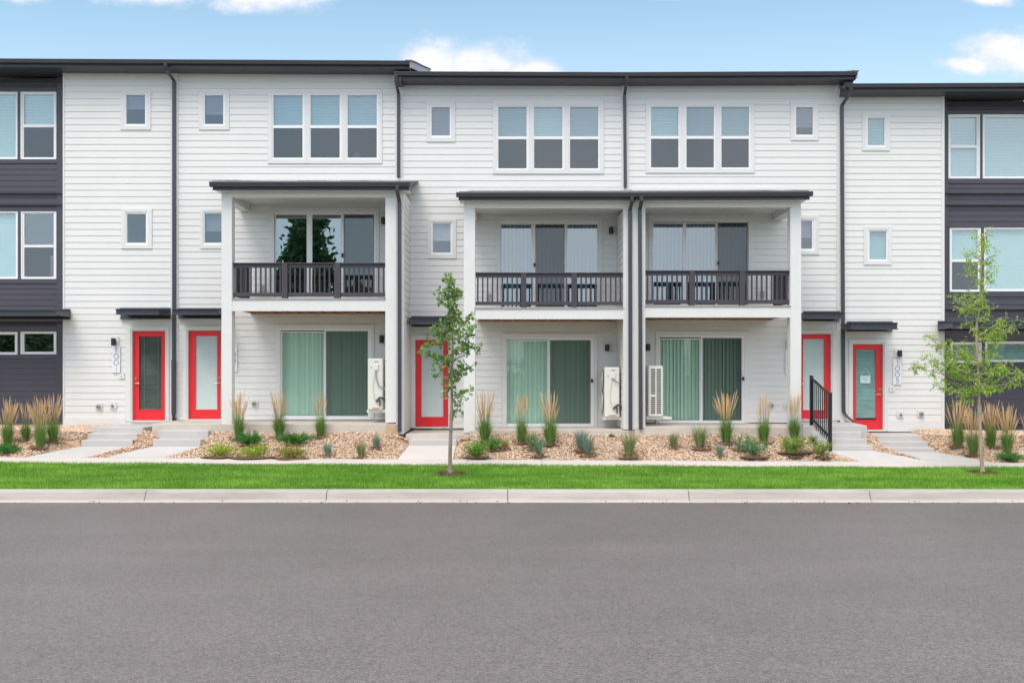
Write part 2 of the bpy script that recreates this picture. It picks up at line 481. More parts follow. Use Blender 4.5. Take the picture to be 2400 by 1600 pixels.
def road_mat():
    m = mat('asphalt', (0.118, 0.109, 0.110), 0.5, var=0.09, scale=0.7, bump=0.7, bscale=110, spec=0.8)
    t = m.node_tree; b = t.nodes['Principled BSDF']
    src = b.inputs['Base Color'].links[0].from_socket
    tcn = t.nodes.new('ShaderNodeTexCoord')
    vo = t.nodes.new('ShaderNodeTexVoronoi'); vo.inputs['Scale'].default_value = 58
    t.links.new(tcn.outputs['Object'], vo.inputs['Vector'])
    sp = t.nodes.new('ShaderNodeSeparateColor'); t.links.new(vo.outputs['Color'], sp.inputs[0])
    n = t.nodes.new('ShaderNodeTexNoise'); n.inputs['Scale'].default_value = 55; n.inputs['Detail'].default_value = 4
    t.links.new(tcn.outputs['Object'], n.inputs['Vector'])
    ad = t.nodes.new('ShaderNodeMath'); ad.operation = 'ADD'
    t.links.new(sp.outputs[0], ad.inputs[0]); t.links.new(n.outputs['Fac'], ad.inputs[1])
    mr = t.nodes.new('ShaderNodeMapRange'); mr.inputs[1].default_value = 0.4; mr.inputs[2].default_value = 1.6
    mr.inputs[3].default_value = 0.55; mr.inputs[4].default_value = 1.50
    t.links.new(ad.outputs[0], mr.inputs[0])
    # long faint tyre lanes and stains along the street
    mp = t.nodes.new('ShaderNodeMapping'); mp.inputs['Scale'].default_value = (0.12, 0.9, 1)
    t.links.new(tcn.outputs['Object'], mp.inputs[0])
    n2 = t.nodes.new('ShaderNodeTexNoise'); n2.inputs['Scale'].default_value = 1.4; n2.inputs['Detail'].default_value = 6
    t.links.new(mp.outputs[0], n2.inputs['Vector'])
    mr2 = t.nodes.new('ShaderNodeMapRange'); mr2.inputs[1].default_value = 0.3; mr2.inputs[2].default_value = 0.7
    mr2.inputs[3].default_value = 0.93; mr2.inputs[4].default_value = 1.07
    t.links.new(n2.outputs['Fac'], mr2.inputs[0])
    mu = t.nodes.new('ShaderNodeMath'); mu.operation = 'MULTIPLY'
    t.links.new(mr.outputs[0], mu.inputs[0]); t.links.new(mr2.outputs[0], mu.inputs[1])
    sc = t.nodes.new('ShaderNodeVectorMath'); sc.operation = 'SCALE'
    t.links.new(src, sc.inputs[0]); t.links.new(mu.outputs[0], sc.inputs['Scale'])
    t.links.new(sc.outputs[0], b.inputs['Base Color'])
    return m
rd = MB()
rd.box(-60, 60, -33.0, Yd(16.02), -0.3, 0.0)
rd.build('road', road_mat(), kind='structure')

# kerb and gutter: one section per pour, with open joints between
kj = [X(338, 16.2) + (i-8)*3.0 for i in range(17)]
kb = MB()
for a, b in zip(kj, kj[1:]):
    prof = [(Yd(16.19), -0.2), (Yd(16.19), 0.012), (Yd(16.225), 0.03), (Yd(16.27), 0.135), (Yd(16.29), 0.155),
            (Yd(16.32), 0.162), (Yd(16.52), 0.162), (Yd(16.52), -0.2)]
    kb.prism_x(prof, a+0.006, b-0.006)
kb.build('kerb', m_kerb, kind='structure')
gp = MB()
for a, b in zip(kj, kj[1:]):
    gp.prism_x([(Yd(16.0), -0.2), (Yd(16.0), 0.004), (Yd(16.188), 0.012), (Yd(16.188), -0.2)], a+0.004, b-0.004)
gp.build('gutter_pan', mat('gutter_concrete', (0.50, 0.445, 0.39), 0.85, var=0.14, scale=1.5, bump=0.2, stretch=(.5, 3, 1)), kind='structure')
jb = MB(); jb.prism_x([(Yd(16.02), -0.2), (Yd(16.02), -0.01), (Yd(16.29), 0.0), (Yd(16.31), 0.145), (Yd(16.5), 0.145), (Yd(16.5), -0.2)], kj[0], kj[-1])
jb.build('kerb_joint_filler', mat('joint_dark', (0.10, 0.07, 0.05), 0.9), kind='structure')

def sheet(name, xs, ds, zf, m, **tags):
    v_ = np.array([(x, Yd(d), zf(x, d)) for d in ds for x in xs])
    nx = len(xs); f_ = []
    for j in range(len(ds)-1):
        for i in range(nx-1):
            a = j*nx+i; f_.append((a, a+1, a+nx+1, a+nx))
    o = np_mesh(name, v_, np.array(f_), m, **tags)
    o.data.polygons.foreach_set('use_smooth', [True]*len(o.data.polygons))
    return o
m_soil = mat('lawn_soil', (0.05, 0.13, 0.02), 0.95, var=0.35, scale=4, bump=0.5)
sheet('lawn_soil', np.linspace(XL, XR, 60), np.linspace(16.5, 18.93, 12), lambda x, d: gz(x, d)-0.005, m_soil, kind='structure')

# sidewalk slabs with scored joints
sw = MB()
jx = [X(p, 19.4) for p in (-700, -400, -110, 180, 500, 785, 1095, 1270, 1580, 1880, 2200, 2500, 2800, 3100)]
for a, b in zip(jx, jx[1:]):
    for x0, x1 in ((a+0.004, b-0.004),):
        p = [(x0, Yd(18.9)), (x1, Yd(18.9)), (x1, Yd(19.9)), (x0, Yd(19.9))]
        zt = [0.372-tilt(x0), 0.372-tilt(x1), 0.392-tilt(x1), 0.392-tilt(x0)]
        zt = [q+0.004 for q in zt]
        sw.prism_z(p, [q-0.25 for q in zt], zt)
sw.build('sidewalk', m_walk, kind='structure')
sheet('sidewalk_bed', np.linspace(XL, XR, 20), [18.9, 19.9], lambda x, d: lin(d, PROF)-tilt(x)-0.03, mat('joint_grey', (0.2, 0.17, 0.15), 0.9), kind='structure')

# gravel bed base
xs = np.arange(XL, XR+0.01, 0.07); ds = np.concatenate([np.arange(19.88, 22.65, 0.06), [23.4]])
sheet('gravel_bed', xs, ds, lambda x, d: gz(x, d)-0.012, mat('gravel_dirt', (0.50, 0.33, 0.21), 0.95, var=0.3, scale=12, bump=0.6), kind='structure')

# paths from each flight down to the sidewalk
def path(rows, name):
    b = MB()
    (d0, z0, l0, r0), (d1, z1, l1, r1) = rows[-2], rows[-1]
    n = 8
    for i in range(n):
        q = []
        for t in (i/n, (i+1)/n):
            d = d0+(d1-d0)*t; z = z0+(z1-z0)*t
            l = l0+(l1-l0)*t; r = r0+(r1-r0)*t
            q.append((X(l, d), X(r, d), Yd(d), z+0.003))
        a, c = q
        b.hexa([(c[0],c[2],c[3]-.15),(c[1],c[2],c[3]-.15),(a[1],a[2],a[3]-.15),(a[0],a[2],a[3]-.15),
                (c[0],c[2],c[3]),(c[1],c[2],c[3]),(a[1],a[2],a[3]),(a[0],a[2],a[3])])
    return b.build('path', m_walk if name == 'c' else m_conc2, kind='structure')
for k in FL: path(FL[k], k)

def steps(rows, label, m=m_conc2, idx=None, top=None):
    """rows: (d_front, ztop, zbottom, pxl, pxr, d_back)"""
    mx_ = (X(rows[0][3], rows[0][0]) + X(rows[0][4], rows[0][0]))/2
    t = thing('front_steps', label, 'steps', (mx_, Yd(rows[-1][0]), rows[-1][2]), 'concrete front steps')
    for i, (df, zt, zb, pl, pr, db, pl2, pr2) in enumerate(rows):
        b = MB()
        poly = [(X(pl, df), Yd(df)), (X(pr, df), Yd(df)), (X(pr2, db), Yd(db)), (X(pl2, db), Yd(db))]
        b.prism_z(poly, zb-0.14, zt)
        b.build('landing' if (i == 0 and top) else 'tread', m, t, bevel=0.012)
    return t
steps([(21.3, .92, .80, 216, 335, 22.62, 287, 398), (21.0, .80, .684, 204, 322, 21.34, 214, 333), (20.7, .684, .55, 190, 311, 21.04, 202, 320)],
      'pale grey steps slanting up to the red door with the dark pane at plate 1001', top=True)
steps([(20.85, .873, .71, 372, 488, 21.12, 383, 493), (20.55, .711, .561, 358, 470, 20.9, 374, 486)],
      'two short steps against the slab at the red door beside the left porch post')
steps([(20.85, .682, .555, 958, 1070, 21.12, 962, 1071)],
      'single low concrete step below the middle red door, behind the young tree')
steps([(20.85, .841, .709, 1903, 2019, 21.12, 1905, 2019), (20.6, .709, .603, 1917, 2033, 20.9, 1905, 2022), (20.35, .603, .488, 1932, 2046, 20.65, 1920, 2034)],
      'three grey steps beside the black handrail')
steps([(21.6, .723, .604, 2056, 2163, 22.62, 1990, 2131), (21.3, .604, .498, 2062, 2176, 21.65, 2056, 2163), (21.0, .498, .416, 2082, 2190, 21.35, 2064, 2176)],
      'pale grey steps fanning out from the red door of the house numbered 1005', top=True)

# ------------------------------------------------------------------ townhouses
def sub_intervals(a, b, cuts):
    segs = [(a, b)]
    for c0, c1 in cuts:
        ns = []
        for s0, s1 in segs:
            if c1 <= s0 or c0 >= s1: ns.append((s0, s1)); continue
            if c0 > s0: ns.append((s0, c0))
            if c1 < s1: ns.append((c1, s1))
        segs = ns
    return [s for s in segs if s[1]-s[0] > 0.004]

def siding(mb, fn, u0, u1, z0, z1, pitch, openings=(), lap=0.009, phase=0.0):
    """lapped boards; fn(u, out, z) -> point; openings (u0,u1,z0,z1)"""
    z = z0 - phase
    while z < z1 - 1e-6:
        a, b = max(z, z0), min(z+pitch, z1)
        if b - a > 0.003:
            cuts = sorted({a, b} | {o for op in openings for o in op[2:4] if a < o < b})
            for c, e in zip(cuts, cuts[1:]):
                ops = [(op[0], op[1]) for op in openings if op[2] < (c+e)/2 < op[3]]
                oc = 0.002 + lap*(z+pitch-c)/pitch; oe = 0.002 + lap*(z+pitch-e)/pitch
                for s0, s1 in sub_intervals(u0, u1, ops):
                    cc_ = c+.0035 if c == a else c
                    mb.quad(fn(s0, oc, cc_), fn(s1, oc, cc_), fn(s1, oe, e), fn(s0, oe, e))
                    if c == a:
                        mb.quad(fn(s0, -.012, cc_), fn(s1, -.012, cc_), fn(s1, oc, cc_), fn(s0, oc, cc_))
                        mb.quad(fn(s0, -.012, c-.002), fn(s1, -.012, c-.002), fn(s1, -.012, cc_), fn(s0, -.012, cc_))
                        mb.quad(fn(s0, .002, c), fn(s1, .002, c), fn(s1, -.012, c-.001), fn(s0, -.012, c-.001))
        z += pitch
def front_fn(y): return lambda u_, o_, z_: (u_, y-o_, z_)

class House:
    def __init__(s, label, px0, px1):
        s.t = thing('townhouse', label, 'townhouse', (X((px0+px1)/2), 0, 0.8), 'row of townhouses')
        s.op = []; s.op_d = []
    def add_open(s, x0, x1, z0, z1, dark=False): (s.op_d if dark else s.op).append((x0, x1, z0, z1))

def ring(mb, x0, x1, z0, z1, w_, y0, y1, wt=None, wb=None):
    wt = wt if wt is not None else w_; wb = wb if wb is not None else w_
    mb.box(x0, x1, y0, y1, z1-wt, z1); mb.box(x0, x1, y0, y1, z0, z0+wb)
    mb.box(x0, x0+w_, y0, y1, z0+wb, z1-wt); mb.box(x1-w_, x1, y0, y1, z0+wb, z1-wt)

def casing(parent, p, d, m, name='casing', wpx=8, y=None):
    """p = outer pixel rectangle and inner pixel rectangle"""
    (a, b, c, e), (ia, ib, ic, ie) = p
    yb = Yd(d)
    x0, x1, z0, z1 = X(a, d), X(b, d), Z(e, d), Z(c, d)
    ix0, ix1, iz0, iz1 = X(ia, d), X(ib, d), Z(ie, d), Z(ic, d)
    mb = MB(); y0, y1 = yb-0.030, yb+0.01
    mb.box(x0, x1, y0, y1, iz1, z1); mb.box(x0, x1, y0, y1, z0, iz0)
    mb.box(x0, ix0, y0, y1, iz0, iz1); mb.box(ix1, x1, y0, y1, iz0, iz1)
    return mb, (x0, x1, z0, z1)

def hblind(x0, x1, z0, z1, y, pitch=0.035):
    mb = MB(); z = z1
    while z > z0:
        t_ = pitch*.24
        mb.quad((x0, y+t_, z+.001), (x1, y+t_, z+.001), (x1, y-t_, z-pitch+.002), (x0, y-t_, z-pitch+.002))
        z -= pitch
    mb.box(x0, x1, y-0.015, y+0.015, z0-0.012, z0+0.005)
    return mb
def vblind(x0, x1, z0, z1, y, pitch=0.085, ang=28):
    mb = MB(); n = max(1, int(round((x1-x0)/pitch))); p = (x1-x0)/n
    for i in range(n):
        c = x0+(i+0.5)*p; w_ = p*0.56; a = R(ang + random.uniform(-4, 4))
        dx_, dy_ = w_*cos(a), w_*sin(a)
        mb.quad((c-dx_, y-dy_, z0), (c, y+0.006, z0), (c, y+0.006, z1), (c-dx_, y-dy_, z1))
        mb.quad((c, y+0.006, z0), (c+dx_, y+dy_, z0), (c+dx_, y+dy_, z1), (c, y+0.006, z1))
    return mb

def window(h, fr, d=DW, hung=None, glass=g_win, blind=None, bz=None, lower=g_low, bm=None, dark=False, bw=3.5, glx=None):
    """fr pixel rect (l,r,t,b) of the vinyl frame; hung=(bar_top,bar_bottom) px; glx pixel rect of the glass"""
    y = Yd(d)
    x0, x1, z0, z1 = X(fr[0], d), X(fr[1], d), Z(fr[3], d), Z(fr[2], d)
    h.add_open(x0, x1, z0, z1, dark)
    gl = glx or (fr[0]+bw+1, fr[1]-bw-1, fr[2]+5, fr[3]-4)
    gx0, gx1, gz0, gz1 = X(gl[0], d), X(gl[1], d), Z(gl[3], d), Z(gl[2], d)
    f_ = MB()
    def fr_(a0, a1, b0, b1, c0, c1, e0, e1, ya, yb):
        f_.box(a0, a1, ya, yb, e1, b1); f_.box(a0, a1, ya, yb, b0, e0)
        f_.box(a0, c0, ya, yb, e0, e1); f_.box(c1, a1, ya, yb, e0, e1)
    mx0, mx1 = (x0+gx0)/2, (x1+gx1)/2; mz0, mz1 = (z0+gz0)/2, (z1+gz1)/2
    fr_(x0, x1, z0, z1, mx0, mx1, mz0, mz1, y-0.022, y+0.09)
    fr_(mx0-.001, mx1+.001, mz0-.001, mz1+.001, gx0, gx1, gz0, gz1, y-0.004, y+0.06)
    win = f_.build('window', m_vinyl, h.t, bevel=0.003)
    if hung:
        hz1, hz0 = Z(hung[0], d), Z(hung[1], d)
        b_ = MB(); b_.box(gx0, gx1, y-0.008, y+0.045, hz0, hz1); b_.build('meeting_rail', m_vinyl, win, bevel=0.003)
        panes = [(hz1, gz1, glass, 0.030), (gz0, hz0, lower, 0.012)]
    else: panes = [(gz0, gz1, glass, 0.025)]
    for a, b, gm, yo in panes:
        p = MB(); p.quad((gx0, y+yo, a), (gx1, y+yo, a), (gx1, y+yo, b), (gx0, y+yo, b)); p.build('pane', gm, win)
    if hung and lower is not glass:
        p = MB(); p.quad((gx0, y+.004, gz0), (gx1, y+.004, gz0), (gx1, y+.004, hz0), (gx0, y+.004, hz0)); p.build('insect_screen', s_mesh, win)
    if blind:
        zb = gz0 if blind == 'full' else Z(blind, d)
        hblind(gx0-.01, gx1+.01, zb, gz1+.02, y+0.075).build('blind', bm or m_blind, win)
    return win

def win_small(h, tr, fr, gl, d=DW, blind=None, bm=None, glass=None):
    glass = glass or g_small
    mb, r = casing(h.t, (tr, fr), d, m_trim); mb.build('window_casing', m_trim, h.t, bevel=0.003)
    h.add_open(r[0]+.02, r[1]-.02, r[2]+.02, r[3]-.02)
    return window(h, fr, d, glass=glass, blind=blind, bm=bm, glx=gl)

def slider(h, tr, fr, panes, d=DW, hz=None, glass=g_grn, blinds=True, bl_m=None, ang=28, handle=None, slz=None):
    """tr outer casing px rect, fr frame px rect, panes: list of (l, r, t, b, dark)"""
    y = Yd(d)
    mb = MB()
    x0, x1, zt = X(tr[0], d), X(tr[1], d), Z(tr[2], d)
    fx0, fx1, fz0, fz1 = X(fr[0], d), X(fr[1], d), Z(fr[3], d), Z(fr[2], d)
    mb.box(x0, x1, y-0.030, y+0.01, fz1, zt); mb.box(x0, fx0, y-0.030, y+0.01, fz0, fz1); mb.box(fx1, x1, y-0.030, y+0.01, fz0, fz1)
    mb.build('door_casing', m_trim, h.t, bevel=0.003)
    h.add_open(x0+.02, x1-.02, fz0, zt-.02)
    sd_ = MB()
    gz0 = Z(panes[0][3], d)
    sd_.box(fx0, fx1, y-0.035, y+0.10, fz0, gz0-.03)
    topg = Z(min(p[2] for p in panes), d)
    sd_.box(fx0, fx1, y-0.018, y+0.10, topg+.02, fz1)
    e0 = X(panes[0][0], d); e1 = X(panes[-1][1], d)
    sd_.box(fx0, e0-.03, y-0.018, y+0.10, gz0-.03, topg+.02); sd_.box(e1+.03, fx1, y-0.018, y+0.10, gz0-.03, topg+.02)
    so = sd_.build('sliding_door', m_vinyl, h.t, bevel=0.003)
    for i, (l, r, t_, b_, dk) in enumerate(panes):
        px0, px1, pz0, pz1 = X(l, d), X(r, d), Z(b_, d), Z(t_, d)
        yo = 0.012 if dk else 0.045
        # sash
        nl = (X(panes[i-1][1], d)+px0)/2 if i else px0-.03
        nr = (X(panes[i+1][0], d)+px1)/2 if i < len(panes)-1 else px1+.03
        s_ = MB()
        s_.box(nl, px0, y+yo-.014, y+yo+.02, pz0-.04, pz1+.025); s_.box(px1, nr, y+yo-.014, y+yo+.02, pz0-.04, pz1+.025)
        s_.box(px0, px1, y+yo-.014, y+yo+.02, pz1, pz1+.025); s_.box(px0, px1, y+yo-.014, y+yo+.02, pz0-.04, pz0)
        s_.build('sash', m_vinyl, so, bevel=0.002)
        p = MB(); p.quad((px0, y+yo, pz0), (px1, y+yo, pz0), (px1, y+yo, pz1), (px0, y+yo, pz1)); p.build('pane', glass, so)
        if dk:
            p = MB(); p.quad((px0, y+yo-.012, pz0), (px1, y+yo-.012, pz0), (px1, y+yo-.012, pz1), (px0, y+yo-.012, pz1))
            p.build('insect_screen', s_dark, so)
            q = MB(); ring(q, px0-.004, px1+.004, pz0-.004, pz1+.004, 0.02, y+yo-.02, y+yo-.012); q.build('screen_frame', mat('screen_grey', (.25, .25, .26), .5), so)
        if blinds:
            vblind(px0-.01, px1+.01, pz0, pz1+.02, y+0.15, ang=ang).build('blind', bl_m or m_vblind, so)
    if handle:
        hx, hz0, hz1 = X(handle[0], d), Z(handle[2], d), Z(handle[1], d)
        q = MB(); q.box(hx-.022, hx+.022, y-.06, y-.012, hz0, hz1); q.build('handle', m_black, so, bevel=0.006)
    return so

def frontdoor(h, slab, gl, trim, side, hy, d=DW, blind='frost', fr=None):
    """slab, gl, trim px rects; side -1 left / 1 right for the handle at px y hy=(lock, lever)"""
    y = Yd(d)
    x0, x1, z0, z1 = X(slab[0], d), X(slab[1], d), Z(slab[3], d), Z(slab[2], d)
    gx0, gx1, gz0, gz1 = X(gl[0], d), X(gl[1], d), Z(gl[3], d), Z(gl[2], d)
    tx0, tx1, tz1 = X(trim[0], d), X(trim[1], d), Z(trim[2], d)
    jw = 0.035
    h.add_open(tx0+.02, tx1-.02, z0-.03, tz1-.02)
    mb = MB()
    mb.box(tx0, tx1, y-.030, y+.01, z1+jw, tz1); mb.box(tx0, x0-jw, y-.030, y+.01, z0-.03, z1+jw); mb.box(x1+jw, tx1, y-.030, y+.01, z0-.03, z1+jw)
    mb.build('door_casing', m_trim, h.t, bevel=0.003)
    jm = MB()
    jm.box(x0-jw, x1+jw, y-.02, y+.12, z1+.004, z1+jw); jm.box(x0-jw, x0-.004, y-.02, y+.12, z0-.03, z1+.004); jm.box(x1+.004, x1+jw, y-.02, y+.12, z0-.03, z1+.004)
    jm.box(x0-jw, x1+jw, y-.05, y+.12, z0-.045, z0-.006)
    jm.build('door_frame', mat('door_frame_beige', (.66, .63, .58), .5), h.t, bevel=0.002)
    s_ = MB()
    yo = y+.05
    s_.box(x0, x1, yo, yo+.045, gz1, z1); s_.box(x0, x1, yo, yo+.045, z0, gz0)
    s_.box(x0, gx0, yo, yo+.045, gz0, gz1); s_.box(gx1, x1, yo, yo+.045, gz0, gz1)
    so = s_.build('door', m_red, h.t, bevel=0.004)
    q = MB(); ring(q, gx0-.014, gx1+.014, gz0-.014, gz1+.014, .018, yo-.006, yo+.02); q.build('glazing_bead', m_red, so, bevel=0.003)
    p = MB(); p.quad((gx0, yo+.012, gz0), (gx1, yo+.012, gz0), (gx1, yo+.012, gz1), (gx0, yo+.012, gz1))
    if blind == 'frost':
        p.build('pane', g_door, so)
        hblind(gx0, gx1, gz0+.01, gz1, yo+.03, 0.018).build('blind', m_frost, so)
    elif blind == 'slats':
        p.build('pane', g_ddoor, so)
        b_ = MB(); z = gz1
        while z > gz0+.06:
            b_.quad((gx0, yo+.030, z-.001), (gx1, yo+.030, z-.001), (gx1, yo+.022, z-.024+random.uniform(-.003, .003)), (gx0, yo+.022, z-.024))
            z -= .030
        b_.build('blind', mat('slat_teal', (.42, .60, .60), .6, var=.25, scale=2.2), so)
    else:
        p.build('pane', g_ddoor, so)
        hblind(gx0, gx1, gz0+.01, gz1, yo+.045, 0.022).build('blind', mat('blind_charcoal', (.17, .18, .165), .7, var=.35, scale=2.5), so)
        b_ = MB(); z = gz1-.9
        while z > gz0+.02:
            b_.box(gx0, gx1, yo+.024, yo+.030, z, z+.004); z -= .030
        for xx in (gx0+(gx1-gx0)*.22, gx0+(gx1-gx0)*.83): b_.box(xx, xx+.006, yo+.02, yo+.024, gz0, gz1)
        b_.build('blind', mat('slat_pale', (.30, .31, .30), .6), so)
    hx = X(slab[0], d)+.055 if side < 0 else X(slab[1], d)-.055
    q = MB()
    for yy in hy: 
        zz = Z(yy, d); q.tube([(hx, yo+.001, zz), (hx, yo-.022, zz)], [.028, .024], 12)
    zz = Z(hy[1], d); q.tube([(hx, yo-.02, zz), (hx, yo-.055, zz), (hx-side*.05, yo-.06, zz), (hx-side*.10, yo-.06, zz-.006)], .009, 8)
    q.build('handle', m_brass, so, smooth=True)
    return so

def canopy(h, plate, front, d=DW):
    """plate px (l,r,t,b) at the wall; front px (l,r,t,b) at the outer edge"""
    df = d-0.78
    x0, x1, z0, z1 = X(plate[0], d), X(plate[1], d), Z(plate[3], d), Z(plate[2], d)
    fx0, fx1 = X(front[0], df), X(front[1], df); fz0, fz1 = Z(front[3], df), Z(front[2], df)
    y = Yd(d)
    b = MB()
    b.box(x0, x1, y-.045, y-.017, z0, z1)            # ledger plate
    b.box(x0, x1, y-.09, y-.0455, z1-.03, z1-.002); b.box(x0, x1, y-.09, y-.0455, z0+.002, z0+.03)
    yf = Yd(df)
    b.box(fx0, fx1, yf, yf+.012, fz0, fz1)           # fascia channel
    b.box(fx0-.004, fx1+.004, yf-.05, yf+.06, fz1, fz1+.012)
    b.box(fx0-.004, fx1+.004, yf-.05, yf+.06, fz0-.012, fz0)
    for xx in (fx0, fx1-.012): b.box(xx, xx+.012, yf+.0125, y-.046, fz0, fz1)
    for xx in (fx0-.04, fx1-.02):
        b.box(xx, xx+.06, yf+.061, y-.092, fz1-.012, fz1+.001); b.box(xx, xx+.06, yf+.061, y-.092, fz0, fz0+.012)
    n = 3
    for i in range(1, n+1):
        xx = fx0+(fx1-fx0)*i/(n+1); b.box(xx-.02, xx+.02, yf+.0125, y-.046, fz0+.03, fz1-.03)
    b.box(fx0+.0125, fx1-.0125, yf+.0125, y-.046, fz1-.028, fz1-.014)   # deck sheet
    return b.build('door_canopy', m_canopy, h.t, bevel=0.002)

def downpipe(h, pts, wpx=8, boot=None, name='downpipe', open_end=False):
    mb = MB(); w_ = wpx*DW/F
    mb.duct([(X(px, d), Yd(d), Z(py, d)) for px, py, d in pts], w_, 0.058)
    # straps
    (px, py, d), (qx, qy, qd) = pts[-2], pts[-1]
    o = mb.build(name, m_metal, h.t, bevel=0.008)
    return o

def roofseg(h, px0, px1, ya, yb, white=None, over_l=0.0, over_r=0.0, soff_d=DW, slope=0.268, run=5.3, lip=True, ends=(0, 0)):
    """eave at d 22.05; ya,yb: pixel y of the gutter top at the two ends"""
    dE = 22.05
    x0, x1 = X(px0, dE), X(px1, dE)
    za, zb = Z(ya, dE), Z(yb, dE); dz = zb-za
    r = MB()
    y0 = Yd(dE)
    # sloping roof slab
    r.prism_x([(y0+.10, za-.012), (y0+.10, za-.075), (y0+run, za-.075+slope*run), (y0+run, za+.05+slope*run-.05), ], x0, x1, dz)
    r.prism_x([(y0+run+.0, za-.075+slope*run), (y0+run, za+slope*run), (y0+run+5.5, za+.2), (y0+run+5.5, za+.1)], x0, x1, dz)
    ro = r.build('roof', m_roof, h.t)
    gpx = 0.078
    b = MB()
    b.prism_x([(y0+.105, za-.005), (y0, za), (y0-.004, za-.012), (y0+.012, za-gpx), (y0+.105, za-gpx)], x0+ends[0], x1-ends[1], dz)
    b.prism_x([(y0-.008, za+.004), (y0-.008, za-.010), (y0+.004, za-.010), (y0+.004, za+.004)], x0+ends[0], x1-ends[1], dz)
    b.build('gutter', m_metal, ro)
    f_ = MB()
    f_.prism_x([(y0+.106, za-.02), (y0+.106, za-.148), (y0+.13, za-.148), (y0+.13, za-.02)], x0, x1, dz)
    f_.prism_x([(y0+.095, za-gpx-.004), (y0+.095, za-gpx-.02), (y0+.106, za-gpx-.02), (y0+.106, za-gpx-.004)], x0, x1, dz)
    f_.build('fascia', m_metal, ro)
    s_ = MB()
    zs = za-.150
    s_.prism_x([(y0+.13, zs), (y0+.13, zs+.02), (Yd(soff_d)+.05, zs+.02), (Yd(soff_d)+.05, zs)], x0, x1, dz)
    s_.build('soffit', m_metal, ro)
    return zs

def wall_part(h, px0, px1, zb, zt0, zt1, ops, m=m_siding, d=DW, pitch=0.1503, name='wall', phase=0.0, skirt=True):
    """siding up to a (slightly sloping) eave"""
    mb = MB()
    x0, x1 = X(px0, d), X(px1, d)
    siding(mb, front_fn(Yd(d)), x0, x1, zb, max(zt0, zt1), pitch, ops, phase=phase)
    return mb.build(name, m, h.t)

def shell(h, px0, px1, ztop, d=DW):
    """side walls, back wall and floors behind the facade"""
    x0, x1 = X(px0, d)+.012, X(px1, d)-.012
    b = MB(); y0 = Yd(d)
    zr = ztop+5.3*.268
    for x in (x0, x1):
        b.quad((x, y0+.004, .3), (x, 10.0, .3), (x, 10.0, ztop), (x, 4.7, zr-.25), (x, y0+.004, ztop-.05))
    b.quad((x0, 10.0, .3), (x1, 10.0, .3), (x1, 10.0, ztop), (x0, 10.0, ztop))
    b.build('side_wall', m_trim, h.t)
    r = MB()
    xs_ = [x0+.15, x1-.15]
    zz = [.9, 3.55, 6.25, ztop+.05]
    for a, c in zip(zz, zz[1:]):
        r.box(x0+.2, x1-.2, .22+y0, 4.0, a+.02, c-.25)
    o = r.build('room', m_room, h.t)
    # leave the room boxes open toward the street
    me = o.data
    import bmesh
    bm = bmesh.new(); bm.from_mesh(me)
    dl = [f for f in bm.faces if abs(f.normal.y) > .9 and f.calc_center_median().y < y0+.5]
    bmesh.ops.delete(bm, geom=dl, context='FACES'); bm.to_mesh(me); bm.free()

H1 = House('leftmost townhouse, dark block and white siding with the number plate 1001', -260, 409)
H2 = House('white townhouse with its own single balcony porch, second from the left', 409, 936)
H3 = House('middle townhouse sharing a porch roof, left half, behind the young tree', 936, 1464)
H4 = House('townhouse sharing a porch roof, right half, with the black handrail at its door', 1464, 1968)
H5 = House('rightmost townhouse with the lowest roof, white and dark block, number plate 1005', 1968, 2660)

# --- windows -----------------------------------------------------------------
win_small(H1, (283,354,210,305), (291,345,218,296), (296,340,223,291), blind=253, bm=m_blindd)
win_small(H1, (285,357,489,583), (294,347,496,575), (298,342,502,569))
win_small(H2, (467,538,210,305), (475,528,219,296), (480,523,224,291), blind=266, bm=m_blindd)
win_small(H2, (469,538,489,583), (476,528,496,575), (480,523,501,569), blind=540, bm=m_blindd)
win_small(H3, (1000,1067,239,333), (1008,1058,247,324), (1012,1054,252,318), blind='full', bm=m_blindd)
win_small(H3, (1002,1070,513,606), (1010,1061,520,597), (1015,1056,525,592), blind=562)
win_small(H4, (1852,1918,238,330), (1861,1909,246,321), (1866,1905,252,316), blind=296, bm=m_blindd)
win_small(H4, (1850,1919,504,597), (1858,1911,512,589), (1863,1903,518,583), blind=555, bm=m_blindd)
win_small(H5, (2020,2086,264,354), (2029,2077,272,346), (2034,2073,277,341), blind='full', glass=g_win)
win_small(H5, (2024,2089,530,621), (2033,2081,538,612), (2038,2077,543,608), blind='full', glass=g_win)

def triple(h, tr, frames, ya, yb, gt, bar, gb, blinds):
    d = DW; y = 0.0
    mb = MB()
    x0, x1, z0, z1 = X(tr[0]), X(tr[1]), Z(tr[3]), Z(tr[2])
    fz0, fz1 = Z(yb), Z(ya)
    mb.box(x0, x1, y-.03, y+.01, fz1, z1); mb.box(x0, x1, y-.03, y+.01, z0, fz0)
    ed = [tr[0]] + [e for f_ in frames for e in f_[:2]] + [tr[1]]
    for a, b in zip(ed[0::2], ed[1::2]): mb.box(X(a), X(b), y-.03, y+.01, fz0, fz1)
    mb.build('window_casing', m_trim, h.t, bevel=0.003)
    h.add_open(x0+.02, x1-.02, z0+.02, z1-.02)
    for f_, bl in zip(frames, blinds):
        window(h, (f_[0], f_[1], ya, yb), hung=bar, glx=(f_[2], f_[3], gt, gb), blind=bl[0], bm=bl[1], glass=g_win)
mid = mat('blind_blue', (.50, .60, .66), .7)
triple(H2, (628,896,211,384), [(637,714,641,709), (723,801,728,796), (811,888,815,883)], 219, 374, 224, (294,301), 370,
       [(298, mid), (298, mid), (298, mid)])
mid2 = mat('blind_mid', (.40, .47, .48), .7, var=.05, scale=2)
